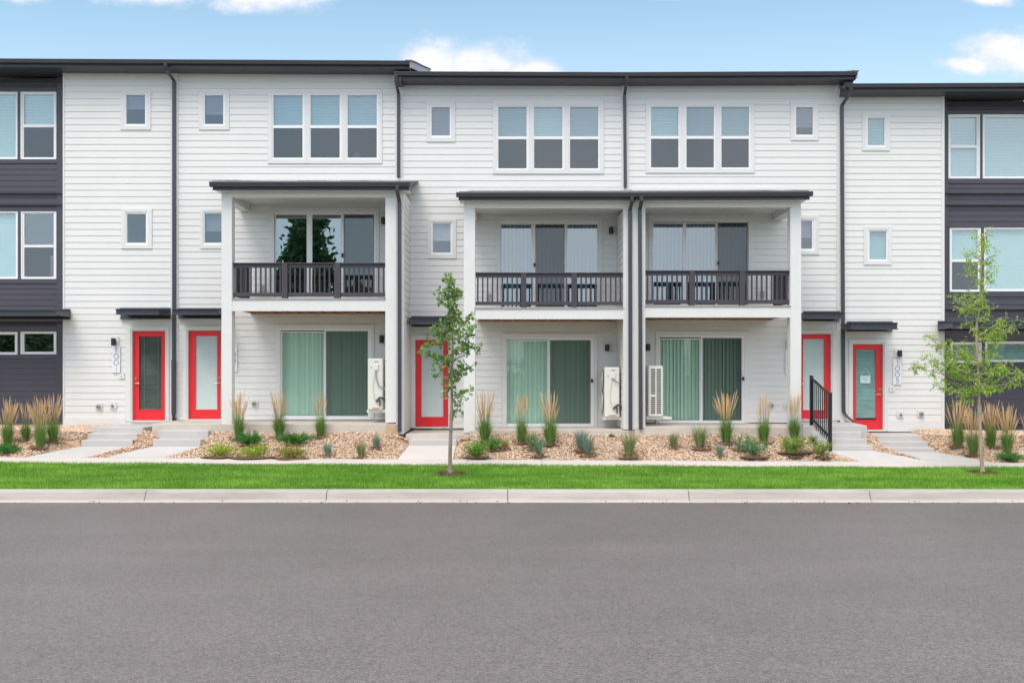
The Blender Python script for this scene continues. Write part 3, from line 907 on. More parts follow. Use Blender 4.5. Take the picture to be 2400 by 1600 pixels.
triple(H3, (1155,1415,234,408), [(1163,1239,1168,1234), (1249,1322,1252,1318), (1333,1406,1336,1402)], 246, 398, 251, (320,327), 395,
       [(323, mid2), (323, m_blind), (316, mid2)])
triple(H4, (1513,1768,238,406), [(1521,1594,1526,1590), (1605,1677,1609,1673), (1688,1760,1691,1755)], 246, 396, 251, (319,326), 393,
       [(322, m_blind), (322, m_blindd), (322, mid2)])

# dark block of the left house (recessed wall)
DD = DW+0.30
for (l, r, t_, b_, hung, gl, bl) in (
    (-75, 42, 216, 374, None, (-68, 37, 222, 369), 'full'), (49, 133, 216, 374, (292,299), (56,126,222,369), 296),
    (-75, 43, 496, 654, None, (-68, 37, 501, 649), 'full'), (50, 133, 496, 654, (574,580), (57,126,501,649), None),
    (-75, 42, 778, 831, None, (-68, 35, 784, 825), None), (49, 133, 777, 830, None, (56,126,782,824), None)):
    window(H1, (l, r, t_, b_), DD, hung=hung, glx=gl, blind=bl, glass=g_side, dark=True)
    window(H1, (l-126 if l == -75 else l-265, l-8 if l == -75 else r-265, t_, b_), DD, blind='full', glass=g_side, dark=True) if l == -75 else None
for (l, r, t_, b_, hung, gl, bl) in (
    (2222, 2296, 269, 419, (341,347), (2228,2289,275,414), 'full'), (2302, 2455, 269, 419, None, (2308,2449,275,414), 'full'),
    (2225, 2298, 535, 684, (608,614), (2231,2292,540,679), 610), (2305, 2458, 534, 683, None, (2311,2452,539,678), 'full'),
    (2227, 2300, 802, 850, None, (2233,2294,808,845), 'full'), (2308, 2461, 800, 848, None, (2314,2455,806,843), 'full')):
    window(H5, (l, r, t_, b_), DD, hung=hung, glx=gl, blind=bl, glass=g_side, lower=(g_low if hung and t_ > 500 else g_side), dark=True)

# --- sliding doors ------------------------------------------------------------
slider(H2, (634,889,487,0), (643,881,497,706), [(646,718,503,695,0), (731,798,503,695,0), (806,876,503,695,1)], glass=g_mir, blinds=False, handle=(803, 594, 603))
slider(H3, (1163,1412,508,0), (1172,1402,517,728), [(1175,1245,526,719,0), (1255,1323,526,719,1), (1330,1400,526,719,0)], glass=g_blue, bl_m=m_vbl2, ang=52, handle=(1253, 617, 625))
slider(H4, (1520,1763,506,0), (1529,1754,515,724), [(1532,1601,524,714,0), (1609,1677,524,714,0), (1682,1752,522,714,1)], glass=g_blue, bl_m=m_vbl2, ang=52, handle=(1683, 613, 621))
slider(H2, (648,877,760,0), (657,869,771,983), [(661,758,779,974,0), (764,862,776,974,1)], ang=7)
slider(H3, (1177,1400,781,0), (1187,1391,792,999), [(1188,1283,799,992,0), (1289,1384,797,992,1)], ang=7, handle=(1387, 888, 896))
slider(H4, (1536,1754,776,0), (1545,1744,787,991), [(1548,1640,795,985,0), (1647,1738,792,985,1)], ang=24, handle=(1741, 883, 891))

# --- doors --------------------------------------------------------------------
frontdoor(H1, (311,387,776,984), (324,377,788,960), (295,397,765,0), -1, (887, 898), blind='dark')
frontdoor(H2, (442,518,775,981), (456,508,786,960), (429,530,764,0), 1, (885, 897))
frontdoor(H3, (974,1050,797,999), (987,1039,808,977), (965,1060,785,0), 1, (904, 915))
frontdoor(H4, (1871,1947,783,981), (1883,1934,793,961), (1858,1960,774,0), -1, (889, 900))
frontdoor(H5, (1999,2069,807,1006), (2007,2055,818,984), (1989,2079,795,0), 1, (912, 924), blind='slats')
# threshold boards under the doors and the wall bottoms
# --- canopies -----------------------------------------------------------------
canopy(H1, (284,401,722,748), (272,372,725,736))
canopy(H2, (420,519,722,747), (404,512,725,736))
canopy(H3, (965,1062,741,766), (960,1040,746,759))
canopy(H4, (1882,1966,729,753), (1886,1977,733,746))
canopy(H5, (1984,2089,753,777), (1997,2103,757,771))
canopy(H1, (-250,166,724,749), (-330,131,727,739))
canopy(H5, (2197,2640,752,776), (2232,2720,757,769))

# --- walls ----------------------------------------------------------------------
zE = lambda px: Z(138+5*px/940.0, 22.05)-.150     # soffit height, left roof
zt1 = zE(0)
shell(H1, -260, 409, Z(169)); shell(H2, 410, 934, Z(172)); shell(H3, 944, 1463, Z(201)); shell(H4, 1465, 1968, Z(200)); shell(H5, 1976, 2660, Z(226))
wall_part(H1, 148, 404, Z(996.5), Z(166), Z(167), H1.op)
wall_part(H2, 414, 930, Z(984), Z(167), Z(171), H2.op, phase=0.04)
wall_part(H3, 943, 1458, Z(1003), Z(198), Z(199), H3.op, phase=0.02)
wall_part(H4, 1470, 1962, Z(990), Z(199), Z(197), H4.op, phase=0.06)
wall_part(H5, 1976, 2212, Z(1011), Z(224), Z(224), H5.op, pitch=0.1460, phase=0.05)
wall_part(H1, -260, 136, Z(996, DD), Z(184, DD), 0, H1.op_d, m=m_dark, d=DD, pitch=0.1325, name='dark_wall')
wall_part(H5, 2222, 2660, Z(1012, DD), Z(238, DD), 0, H5.op_d, m=m_dark, d=DD, pitch=0.1290, name='dark_wall')
# corner boards, bands, dark trims
def board(h, px0, px1, ya, yb, d, m, th=0.034, name='corner_board', back=0.01):
    b = MB(); b.box(X(px0, d), X(px1, d), Yd(d)-th, Yd(d)+back, Z(yb, d), Z(ya, d)); return b.build(name, m, h.t, bevel=0.003)
board(H1, 401, 409.4, 168, 978, DW, m_trim); board(H2, 409.6, 418, 168, 978, DW, m_trim)
board(H2, 926, 938, 172, 425, DW, m_trim); board(H3, 938.2, 944, 202, 1003, DW, m_trim)
board(H3, 1456, 1464, 202, 470, DW, m_trim); board(H4, 1464.2, 1473, 202, 470, DW, m_trim)
board(H4, 1960, 1968, 200, 985, DW, m_trim); board(H5, 1968.2, 1979, 228, 1006, DW, m_trim)
board(H1, 148, 152, 168, 996.5, DW, m_trim, th=.022); board(H5, 2206, 2213, 226, 1011, DW, m_trim, th=.022)
board(H1, 134, 150, 180, 998, DD, m_dtrim); board(H5, 2208, 2221, 236, 1012, DD, m_dtrim)
# returns where the white walls step forward of the dark ones
rt = MB(); rt.box(X(148), X(148)+.02, .001, .33, Z(996.5), Z(164)); rt.build('return_wall', m_trim, H1.t)
rt = MB(); rt.box(X(2212)-.02, X(2212), .001, .33, Z(1011), Z(222)); rt.build('return_wall', m_trim, H5.t)
# bottom boards of the white end walls
board(H1, 148.5, 294, 978, 996.5, DW, m_trim, th=.02, name='skirt_board'); board(H5, 2080, 2211, 985, 1011, DW, m_trim, th=.02, name='skirt_board')
# trims around the dark block windows
for h, ps in ((H1, [(-75, 133.5, 207, 216), (-75, 133.5, 374, 383), (42.2, 49, 216, 374), (-75, 133.5, 487, 496), (-75, 133.5, 654, 664), (43, 50, 496, 654),
                    (-75, 133.5, 766, 777), (-75, 133.5, 831, 841), (42.2, 49, 777, 830)]),
              (H5, [(2221.5, 2462, 260, 269), (2221.5, 2462, 419, 430), (2296, 2302, 269, 419), (2221.5, 2462, 526, 534), (2221.5, 2462, 684, 695), (2298, 2305, 535, 684),
                    (2221.5, 2462, 790, 800), (2221.5, 2462, 850, 861), (2300, 2308, 802, 850)])):
    b = MB()
    for l, r, t_, q_ in ps: b.box(X(l, DD), X(r, DD), Yd(DD)-.026, Yd(DD)+.01, Z(q_, DD), Z(t_, DD))
    b.build('window_trim', m_dtrim, h.t)
# foundations
for h, a, b_, y_ in ((H1, -260, 297, 995), (H5, 2100, 2660, 1010)):
    b = MB(); b.box(X(a), X(b_), .045, .25, .3, Z(y_)); b.build('foundation', m_found, h.t)

# --- main roofs -------------------------------------------------------------------
y_at = lambda px: 138+5*px/940.0
roofseg(H1, -330, 405, y_at(-330), y_at(405), soff_d=DD)
roofseg(H2, 405, 960, y_at(405), 143)
roofseg(H3, 924, 1464, 168, 170)
roofseg(H4, 1464, 2010, 170, 167.5)
roofseg(H5, 1985, 2720, 196.5, 193.5, soff_d=DD)
# rake boards with shingle edge at the stepped ends
def rake(h, px, ya, right=True):
    dE = 22.05; x = X(px, dE); za = Z(ya, dE); y0 = Yd(dE); s_ = .268; run = 5.3
    b = MB()
    x1 = x+.03 if right else x-.03
    b.hexa([(min(x,x1), y0+.02, za-.15), (max(x,x1), y0+.02, za-.15), (max(x,x1), y0+run, za-.19+s_*run), (min(x,x1), y0+run, za-.19+s_*run),
            (min(x,x1), y0+.02, za-.005), (max(x,x1), y0+.02, za-.005), (max(x,x1), y0+run, za-.01+s_*run), (min(x,x1), y0+run, za-.01+s_*run)])
    b.build('rake_board', mat('rake_grey', (.33, .33, .36), .5), h.t)
    c = MB(); n = 22
    for i in range(n):
        a0 = y0+run*i/n; a1 = y0+run*(i+1)/n; dz_ = random.uniform(0, .012)
        c.hexa([(x-.1, a0, za+s_*(a0-y0)-.006), (x+.055, a0, za+s_*(a0-y0)-.006), (x+.055, a1, za+s_*(a1-y0)-.006), (x-.1, a1, za+s_*(a1-y0)-.006),
                (x-.1, a0, za+s_*(a0-y0)+.022+dz_), (x+.055, a0, za+s_*(a0-y0)+.022+dz_), (x+.055, a1, za+s_*(a1-y0)+.012), (x-.1, a1, za+s_*(a1-y0)+.012)])
    c.build('shingle_edge', m_roof, h.t)
rake(H2, 960, 143); rake(H4, 2008, 167.5)
# boxed eave return at the right end of the middle roof
b = MB(); b.prism_z([(X(1968), -.32), (X(1988), -.32), (X(1988), 3.0), (X(1968), 3.0)], [Z(228), Z(227), Z(227)+.8, Z(228)+.8], [Z(188), Z(188), Z(188)+.8, Z(188)+.8])
b.build('eave_return', m_metal, H4.t)
b = MB(); b.box(X(924, 22.05)-.0, X(940, 22.1), Yd(22.12), -.02, Z(205), Z(187)); b.build('eave_return', m_metal, H3.t)

# --- downpipes ----------------------------------------------------------------------
downpipe(H1, [(388,148,22.03), (388,158,22.05), (391,166,22.1), (408,190,22.53), (408,200,22.53), (408,850,22.53)])
b = MB(); b.tube([(X(407.5,22.5), Yd(22.49), Z(843,22.5)), (X(407.5,22.5), Yd(22.49), Z(965,22.5)), (X(407.5,22.5), Yd(22.49), Z(974,22.5)), (X(407.5,22.5), Yd(22.49), Z(979,22.5))], [.054,.054,.045,.02], 12)
b.build('downpipe_boot', m_metal, H1.t, smooth=True)
downpipe(H2, [(928,176,22.03), (928,192,22.06), (934,220,22.53), (934,230,22.53), (934,416,22.53)], 7)
downpipe(H3, [(1469,178,22.03), (1469,190,22.06), (1464,222,22.53), (1464,232,22.53), (1465.5,440,22.53)], 7)
downpipe(H5, [(1994,206,22.03), (1994,216,22.06), (1974,246,22.52), (1973,256,22.52), (1977,962,22.52), (1979,968,22.52), (1984,975,22.48), (2003,990,22.40)], 8)

# --- porches ----------------------------------------------------------------------------
DF = 21.13
def porch_roof(h, px0, px1, ytop, ybot, yfas, tl, tr_, dz=0.0, hipl=0, hipr=0):
    """gutter px range at d 20.8; ytop, ybot gutter, yfas fascia bottom"""
    dG = 20.80; x0, x1 = X(px0, dG), X(px1, dG)
    za, zb, zf = Z(ytop, dG), Z(ybot, dG), Z(yfas, dG+.1)
    y0 = Yd(dG)
    r = MB()
    zback = za + .20*(0-(y0+.1))
    r.hexa([(x0+tl, y0+.1, za-.04), (x1-tr_, y0+.1, za-.04), (x1-tr_, -.02, zback-.04), (x0+tl, -.02, zback-.04),
            (x0+tl, y0+.1, za+.012), (x1-tr_, y0+.1, za+.012+dz), (x1-tr_-hipr, -.02, zback+.012+dz), (x0+tl+hipl, -.02, zback+.012)])
    # ragged shingle edge
    n = int((x1-x0)/.30)
    for i in range(n):
        a = x0+tl+(x1-x0-tl-tr_)*i/n; b_ = x0+tl+(x1-x0-tl-tr_)*(i+1)/n
        q = za+.010+dz*i/n + random.uniform(0, .008)
        r.hexa([(a+.004, y0+.03, q-.03), (b_-.004, y0+.03, q-.03), (b_-.004, y0+.35, q+.03), (a+.004, y0+.35, q+.03),
                (a+.004, y0+.03, q+.006), (b_-.004, y0+.03, q+.006), (b_-.004, y0+.35, q+.062), (a+.004, y0+.35, q+.062)])
    ro = r.build('porch_roof', m_roof, h.t)
    g_ = MB()
    g_.prism_x([(y0+.10, za-.002), (y0, za), (y0-.006, za-.02), (y0+.018, zb), (y0+.10, zb)], x0, x1, dz)
    g_.build('gutter', m_metal, ro)
    f_ = MB(); f_.prism_x([(y0+.101, za-.03), (y0+.101, zf), (y0+.13, zf), (y0+.13, za-.03)], x0+.045, x1-.045, dz)
    f_.build('fascia', m_metal, ro)
    fl = MB(); fl.prism_x([(-.05, zback-.06), (-.05, zback+.055), (-.028, zback+.055), (-.028, zback-.06)], x0+.15, x1-.12, dz)
    fl.build('flashing', m_trim, ro)
    s_ = MB(); s_.prism_x([(y0+.13, zf+.02), (y0+.13, zf+.035), (Yd(DF)+.3, zf+.035), (Yd(DF)+.3, zf+.02)], x0+.06, x1-.06, dz)
    s_.build('soffit', m_trim, ro)
    return ro

def baluster_run(ro, x0, x1, y, z0, z1, step, skip=()):
    n = int(round((x1-x0)/step))
    for i in range(n+1):
        x = x0+(x1-x0)*i/n
        if any(a-.03 < x < b+.03 for a, b in skip): continue
        q = MB(); q.box(x-.0165, x+.0165, y-.0165, y+.0165, z0, z1); q.build('baluster', m_rail, ro)

def balcony(h, pl, pr, yt, yb_, yfas, yfab, posts, side=None, joists=12, ys=None):
    """pl..pr px range of the opening at DF; yt rail top px, yb_ bottom rail (top,bottom) px; yfas/yfab fascia top/bottom px; side -1/1: return rail"""
    x0, x1 = X(pl, DF), X(pr, DF)
    yf = Yd(DF)
    zt = Z(yt, DF); zb1, zb0 = Z(yb_[0], DF), Z(yb_[1], DF)
    f1, f0 = Z(yfas, DF), Z(yfab, DF)
    fl = MB(); fl.box(x0-.02, x1+.02, yf+.01, yf+.05, f0, f1); bo = fl.build('balcony', m_trim, h.t, bevel=0.003)
    dk = MB()
    n = 14; yy = yf-.012
    while yy < -.03:
        dk.box(x0-.02, x1+.02, yy, min(yy+.135, -.02), f1+.002, f1+.026); yy += .14
    dk.build('deck_board', mat('deck_grey', (.40, .37, .33), .7, var=.12, scale=3), bo)
    js = MB()
    nj = joists
    for i in range(nj+1):
        x = x0+.03+(x1-x0-.1)*i/nj; js.box(x, x+.038, yf+.055, -.04, f0+.03, f1-.001)
    js.box(x0, x1, -.04, -.018, f0+.02, f1-.001)
    js.build('joist', m_wood, bo)
    us = MB(); us.box(x0, x1, yf+.055, -.045, f0+.15, f0+.16); us.build('underside', m_wood, bo)
    # railing
    yr = yf+.10
    rl = MB(); rl.box(x0+.005, x1-.005, yr-.06, yr+.06, zt-.025, zt); rl.box(x0+.006, x1-.006, yr-.02, yr+.02, zt-.105, zt-.0255)
    rl.build('top_rail', m_rail, bo, bevel=0.004)
    rb = MB(); rb.box(x0+.006, x1-.006, yr-.02, yr+.02, zb0, zb1); rb.build('bottom_rail', m_rail, bo, bevel=0.003)
    pp = [(X(a, DF), X(b_, DF)) for a, b_ in posts]
    for a, b_ in pp:
        q = MB(); q.box(a, b_, yr-.058, yr+.058, f1+.027, zt-.0255); q.build('rail_post', m_rail, bo, bevel=0.004)
    baluster_run(bo, x0+.05, x1-.05, yr, zb1-.001, zt-.10, .108, pp)
    if side:
        xs_ = x0+.02 if side < 0 else x1-.02
        ye = -.42
        q = MB(); q.box(xs_-.05, xs_+.05, yr+.061, ye, zt-.025, zt); q.box(xs_-.02, xs_+.02, yr+.061, ye, zt-.105, zt-.0255); q.build('top_rail', m_rail, bo)
        q = MB(); q.box(xs_-.02, xs_+.02, yr+.061, ye, zb0, zb1); q.build('bottom_rail', m_rail, bo)
        q = MB(); q.box(xs_-.045, xs_+.045, ye, ye+.09, f1+.027, zt+.01); q.build('rail_post', m_rail, bo)
        k = yr+.15
        while k < ye:
            q = MB(); q.box(xs_-.0165, xs_+.0165, k-.0165, k+.0165, zb1-.001, zt-.10); q.build('baluster', m_rail, bo); k += .108
    return bo

def bx(h, name, px0, px1, yt, yb, d0, y1, m=m_trim, bevel=0.004):
    b = MB(); b.box(X(px0, d0), X(px1, d0), Yd(d0), y1, Z(yb, d0), Z(yt, d0)); return b.build(name, m, h.t, bevel=bevel)

# house 2 porch
porch_roof(H2, 490, 962, 425, 437, 446, .06, 0.0, hipr=0)
bx(H2, 'header_beam', 519, 928.5, 446, 462, DF, Yd(DF+.25))
bx(H2, 'porch_post', 519, 543.5, 462.2, 994, DF, Yd(DF+.24))
bx(H2, 'porch_post', 903, 929, 462.2, 990, DF-.012, Yd(DF+.24))
# side beam on the left and porch ceiling
b = MB(); b.box(X(519, DF), X(543.5, DF), Yd(DF+.251), -.03, Z(470, DF), Z(448, DF)); b.build('side_beam', m_trim, H2.t)
b = MB(); b.box(X(520, DF), X(929, DF), Yd(DF+.2), -.02, Z(462, DF)+.10, Z(462, DF)+.12); b.build('porch_ceiling', m_trim, H2.t)
# wing wall with sided flanks
def wing(h, px0, px1, ztop, zbot, left=True, right=True, zb_l=None, name='wing_wall'):
    x0, x1 = X(px0, DF), X(px1, DF)
    c = MB(); c.box(x0+.001, x1-.001, Yd(DF)+.012, -.003, zbot, ztop); wo = c.build(name, m_trim, h.t)
    s_ = MB()
    if right: siding(s_, lambda u_, o_, z_: (x1+o_, u_, z_), Yd(DF)+.10, -.02, zbot, ztop, .1503)
    if left: siding(s_, lambda u_, o_, z_: (x0-o_, u_, z_), Yd(DF)+.10, -.02, zbot, ztop, .1503)
    s_.build('flank_siding', m_siding, wo)
    f_ = MB()
    f_.box(x0-.018, x1+.018, Yd(DF), Yd(DF)+.10, zbot, ztop); f_.build('end_board', m_trim, wo, bevel=0.004)
    return wo
wing(H2, 929.5, 944, Z(446, DF), Z(1017, DF), left=False)
b = MB(); b.box(X(904, DF), X(929, DF), Yd(DF+.24), -.03, Z(985, DF), Z(446, DF)); b.build('porch_side_wall', m_siding, H2.t)
bo2 = balcony(H2, 545, 903, 615, (685, 694), 702, 729, [(659, 672), (782, 797)], side=-1)
downpipe(H2, [(931,436,20.82), (931,448,20.83), (936,474,21.075), (936,480,21.075), (936.5,1012,21.075)], 8.3)
# slab
def slab(px0, px1, ztop, zbot, d0=DF, label=None, y1=.3, m=m_conc, name='porch_slab'):
    b = MB(); b.box(X(px0, d0), X(px1, d0), Yd(d0)-.02, y1, zbot, ztop)
    return b
s_ = slab(357, 934, Z(993, DF), .35); so = s_.build('porch_slab', m_conc, H2.t, bevel=0.01)
b = MB(); b.box(X(905, DF), X(930, DF), Yd(DF)-.026, Yd(DF), .4, Z(994, DF)-.01); b.build('footing', m_found, H2.t)
# houses 3 and 4
porch_roof(H3, 1069, 1488, 450, 461, 470, .06, 0, hipl=.18)
porch_roof(H4, 1488, 1906, 450, 461, 470, 0, .08, dz=.018, hipr=.45)
bx(H3, 'header_beam', 1087, 1488, 470, 488, DF, Yd(DF+.25)); bx(H4, 'header_beam', 1488, 1877, 467.5, 485.5, DF, Yd(DF+.25))
bx(H3, 'porch_post', 1087, 1113.5, 488.2, 1013, DF, Yd(DF+.24))
bx(H4, 'porch_post', 1852.5, 1878, 485.7, 999.5, DF, Yd(DF+.24))
b = MB(); b.box(X(1852.5, DF), X(1877, DF), Yd(DF+.251), -.03, Z(492, DF), Z(470, DF)); b.build('side_beam', m_trim, H4.t)
b = MB(); b.box(X(1087, DF), X(1113, DF), Yd(DF+.251), -.03, Z(492, DF), Z(472, DF)); b.build('side_beam', m_trim, H3.t)
b = MB(); b.box(X(1090, DF), X(1487, DF), Yd(DF+.2), -.02, Z(488, DF)+.10, Z(488, DF)+.12); b.build('porch_ceiling', m_trim, H3.t)
b = MB(); b.box(X(1489, DF), X(1876, DF), Yd(DF+.2), -.02, Z(486, DF)+.10, Z(486, DF)+.12); b.build('porch_ceiling', m_trim, H4.t)
wing(H3, 1463, 1486.8, Z(488.4, DF), Z(1006, DF), right=False); wing(H4, 1489.4, 1510.5, Z(486, DF), Z(1004.5, DF), left=False)
board(H3, 1481.6, 1496, 489, 1006, DF-.001, m_trim, th=.018, name='pier_board')
balcony(H3, 1114, 1461, 638, (706, 714), 724, 748, [(1221, 1234), (1340, 1353)])
balcony(H4, 1513, 1852, 633, (702, 711), 719, 744, [(1617, 1630), (1735, 1748)], side=1)
downpipe(H3, [(1481,462,20.82), (1481,472,20.83), (1476.5,494,21.065), (1476.5,500,21.065), (1477.5,1007,21.065)], 8)
downpipe(H4, [(1503.5,461,20.82), (1503.5,472,20.83), (1499.5,492,21.065), (1499.5,500,21.065), (1502,1006,21.065)], 8)
slab(951, 1100, Z(1017, DF), .35).build('door_slab', m_conc, H3.t, bevel=0.01)
slab(1100.3, 1487, Z(1008, DF), .35).build('porch_slab', m_conc, H3.t, bevel=0.01)
slab(1487.3, 1890, Z(1000.5, DF), .35).build('porch_slab', m_conc, H4.t, bevel=0.01)
b = MB(); b.prism_z([(X(1880, 21.13), Yd(21.13)-.03), (X(2031, 21.13), Yd(21.13)-.03), (X(1996), .1), (X(1880), .1)], .3, Z(997, DF))
b.build('door_slab', m_conc2, H4.t, bevel=0.012)
# slab strip in front of door 2 is the porch slab itself

# ------------------------------------------------------------------ small fittings
def wall_lamp(px, y0, y1, label, d=DW, r=.052, off=.10):
    x = X(px, d); z0, z1 = Z(y1, d), Z(y0, d); y = Yd(d)
    t = thing('wall_lamp', label, 'wall lamp', (x, y, z0), 'black wall lamps')
    b = MB(); b.box(x-.085, x+.085, y-.035, y-.016, z0-.02, z1+.05); b.build('mounting_block', m_trim, t, bevel=.003)
    b = MB(); b.box(x-.03, x+.03, y-.09, y-.035, (z0+z1)/2-.05, (z0+z1)/2+.05); b.build('bracket', m_black, t, bevel=.004)
    b = MB(); yy = y-off-.03
    b.tube([(x, yy, z0), (x, yy, z0+.004), (x, yy, z1-.004), (x, yy, z1)], [r-.006, r, r, r-.006], 20); b.build('lamp_shade', mat('lamp_black', (.022, .022, .026), .4), t, smooth=True)
    return t
wall_lamp(271, 793, 810, 'black cylinder lamp above plate 1001, leftmost lamp, near the dark block')
wall_lamp(896, 786, 804, 'black cylinder lamp under the single balcony, above its heat pump')
wall_lamp(1422, 807, 823, 'black cylinder lamp just left of the central pier on the ground floor')
wall_lamp(1517, 806, 822, 'black cylinder lamp just right of the central pier, above the louvred unit')
wall_lamp(1849, 798, 814, 'black cylinder lamp half hidden by the right porch post, above plate 1004')
wall_lamp(2104, 821, 836, 'black cylinder lamp above plate 1005, rightmost lamp, behind the tree branches')
wall_lamp(1431, 534, 550, 'black lamp on the wall of the middle upper balcony')
wall_lamp(900, 511, 527, 'black lamp at the right edge of the single upper balcony')

def stroke(mb, pts, y, w_=.008):
    for a, b in zip(pts, pts[1:]):
        ax, az_ = a; bx_, bz = b; dx_, dz_ = bx_-ax, bz-az_; L = math.hypot(dx_, dz_) or 1
        nx, nz_ = -dz_/L*w_/2, dx_/L*w_/2; ex, ez = dx_/L*w_*.4, dz_/L*w_*.4
        mb.hexa([(ax-nx-ex, y, az_-nz_-ez), (ax-nx-ex, y+.006, az_-nz_-ez), (bx_-nx+ex, y+.006, bz-nz_+ez), (bx_-nx+ex, y, bz-nz_+ez),
                 (ax+nx-ex, y, az_+nz_-ez), (ax+nx-ex, y+.006, az_+nz_-ez), (bx_+nx+ex, y+.006, bz+nz_+ez), (bx_+nx+ex, y, bz+nz_+ez)])
def digit_pts(ch):
    if ch == '0': return [[(.5*cos(a*pi/12), .5*sin(a*pi/12)) for a in range(25)]]
    if ch == '1': return [[(0, -.5), (0, .5)]]
    if ch == '4': return [[(.18, -.5), (.18, .5), (-.32, -.22), (.38, -.22)]]
    if ch == '5': return [[(.30, .5), (-.14, .5), (-.22, .06)] + [(-.02+.32*cos(a), -.18+.32*sin(a)) for a in [R(130-i*22) for i in range(13)]]]
    if ch == '2': return [[(-.3, .25)] + [(.3*cos(a), .22+.28*sin(a)) for a in [R(170-i*22) for i in range(10)]] + [(-.32, -.5), (.34, -.5)]]
def number_sign(px0, px1, y0, y1, txt, label, d=DW):
    x0, x1, z0, z1 = X(px0, d), X(px1, d), Z(y1, d), Z(y0, d); y = Yd(d)
    t = thing('number_sign', label, 'house number', ((x0+x1)/2, y, z0), 'house number plates')
    b = MB(); b.box(x0, x1, y-.042, y-.018, z0, z1); b.build('plate', m_sign, t, bevel=.002)
    n = len(txt); st = (z1-z0-.04)/n; cx = (x0+x1)/2
    for i, ch in enumerate(txt):
        cz_ = z1-.02-st*(i+.5); sc = st*.78
        b = MB()
        for pl in digit_pts(ch): stroke(b, [(cx+a*sc*.95, cz_+c*sc) for a, c in pl], y-.047, .011)
        b.build('digit', m_digit, t)
    return t
number_sign(265, 283, 811, 873, '1001', 'white vertical plate reading 1001, left of the leftmost red door')
number_sign(2092, 2111, 840, 901, '1005', 'white vertical plate reading 1005, right of the rightmost red door')
number_sign(1840, 1858, 817, 877, '1004', 'white vertical plate reading 1004, partly hidden by the porch post')
number_sign(538, 557, 806, 871, '1002', 'white number plate almost hidden behind the left porch post')

def vent(px, py, kind, label, d=DW, w_=.16, cat='vent'):
    x, z, y = X(px, d), Z(py, d), Yd(d)
    t = thing('wall_vent' if kind == 'vent' else 'wall_outlet', label, 'vent' if kind == 'vent' else ('outlet' if kind == 'tap' else 'doorbell'), (x, y, z-w_/2), None)
    b = MB(); b.box(x-w_/2, x+w_/2, y-.032, y-.014, z-w_/2, z+w_/2); b.build('mounting_block', m_trim, t, bevel=.003)
    if kind == 'vent':
        b = MB(); b.tube([(x, y-.03, z), (x, y-.075, z), (x, y-.09, z-.005)], [.052, .052, .04], 14); b.build('vent_hood', m_vent, t, smooth=True)
        b = MB()
        for i in range(3): b.box(x-.035, x+.035, y-.096, y-.091, z-.03+i*.022, z-.02+i*.022)
        b.build('louvre', mat('vent_dark', (.2, .19, .18), .7), t)
    elif kind == 'tap':
        b = MB(); b.tube([(x, y-.03, z-.01), (x, y-.07, z-.01), (x, y-.085, z-.035)], .016, 8)
        b.tube([(x-.035, y-.075, z-.01), (x+.035, y-.075, z-.01)], .012, 8); b.tube([(x, y-.075, z-.04), (x, y-.075, z+.028)], .011, 8)
        b.build('tap', mat('tap_metal', (.13, .12, .09), .4), t, smooth=True)
    else:
        b = MB(); b.box(x-.008, x+.008, y-.038, y-.032, z-.02, z+.02); b.build('button', m_vent, t)
    return t
vent(233, 952, 'vent', 'grey dryer vent on white siding, left of the spigot near door 1001')
vent(266, 950, 'tap', 'small spigot on a white block left of door 1001')
vent(597, 945, 'vent', 'grey vent under the single balcony, beside the left porch post')
vent(1806, 949, 'vent', 'grey vent behind the tall grass, right of the last patio door')
vent(1845, 950, 'tap', 'spigot on a white block beside the right porch post')
vent(1086, 966, 'vent', 'round vent beside the middle red door, behind the tree')
vent(2109, 971, 'tap', 'spigot on a white block right of door 1005')
vent(2157, 969, 'vent', 'grey vent on white siding, rightmost beside the dark block')
vent(286, 881, 'bell', 'white doorbell plate between plate 1001 and the red door', w_=.125)
vent(2090, 912, 'bell', 'white doorbell plate below plate 1005', w_=.125)
for (px, py, h, lb) in ((615, 676, 0, 'weatherproof outlet low on the wall of the single balcony'), (1146, 696, 0, 'weatherproof outlet low on the wall of the middle balcony'), (1786, 690, 0, 'weatherproof outlet low on the wall of the right balcony')):
    x, z = X(px), Z(py); t = thing('wall_outlet', lb, 'outlet', (x, 0, z-.07))
    b = MB(); b.box(x-.045, x+.045, -.05, -.014, z-.08, z+.08); b.build('cover', mat('outlet_grey', (.42, .43, .44), .5), t, bevel=.006)
    b = MB(); b.box(x-.02, x+.02, -.056, -.0505, z-.05, z+.05); b.build('lid', m_vent, t)

# paper notice hanging inside the right door
x0, x1, z0, z1 = X(2018), X(2042), Z(898), Z(880)
t = thing('hanging_notice', 'small pale notice hanging by a cord behind the glass of door 1005', 'notice', ((x0+x1)/2, .04, z0))
b = MB(); b.box(x0, x1, .052, .056, z0, z1); b.build('card', m_paper, t)
b = MB(); b.tube([(x0+.01, .054, z1), (X(2030), .054, Z(861)), (X(2038), .054, Z(872)), (x1-.01, .054, z1)], .006, 6); b.build('cord', m_paper, t)
b = MB()
for i, (a, c) in enumerate(((.25, .75), (.25, .7), (.4, .6))):
    zz = z1-.06-.035*i; b.box(x0+(x1-x0)*a, x0+(x1-x0)*c, .0505, .0515, zz, zz+.006)
b.build('faint_line', mat('ink', (.25, .38, .40), .8), t)

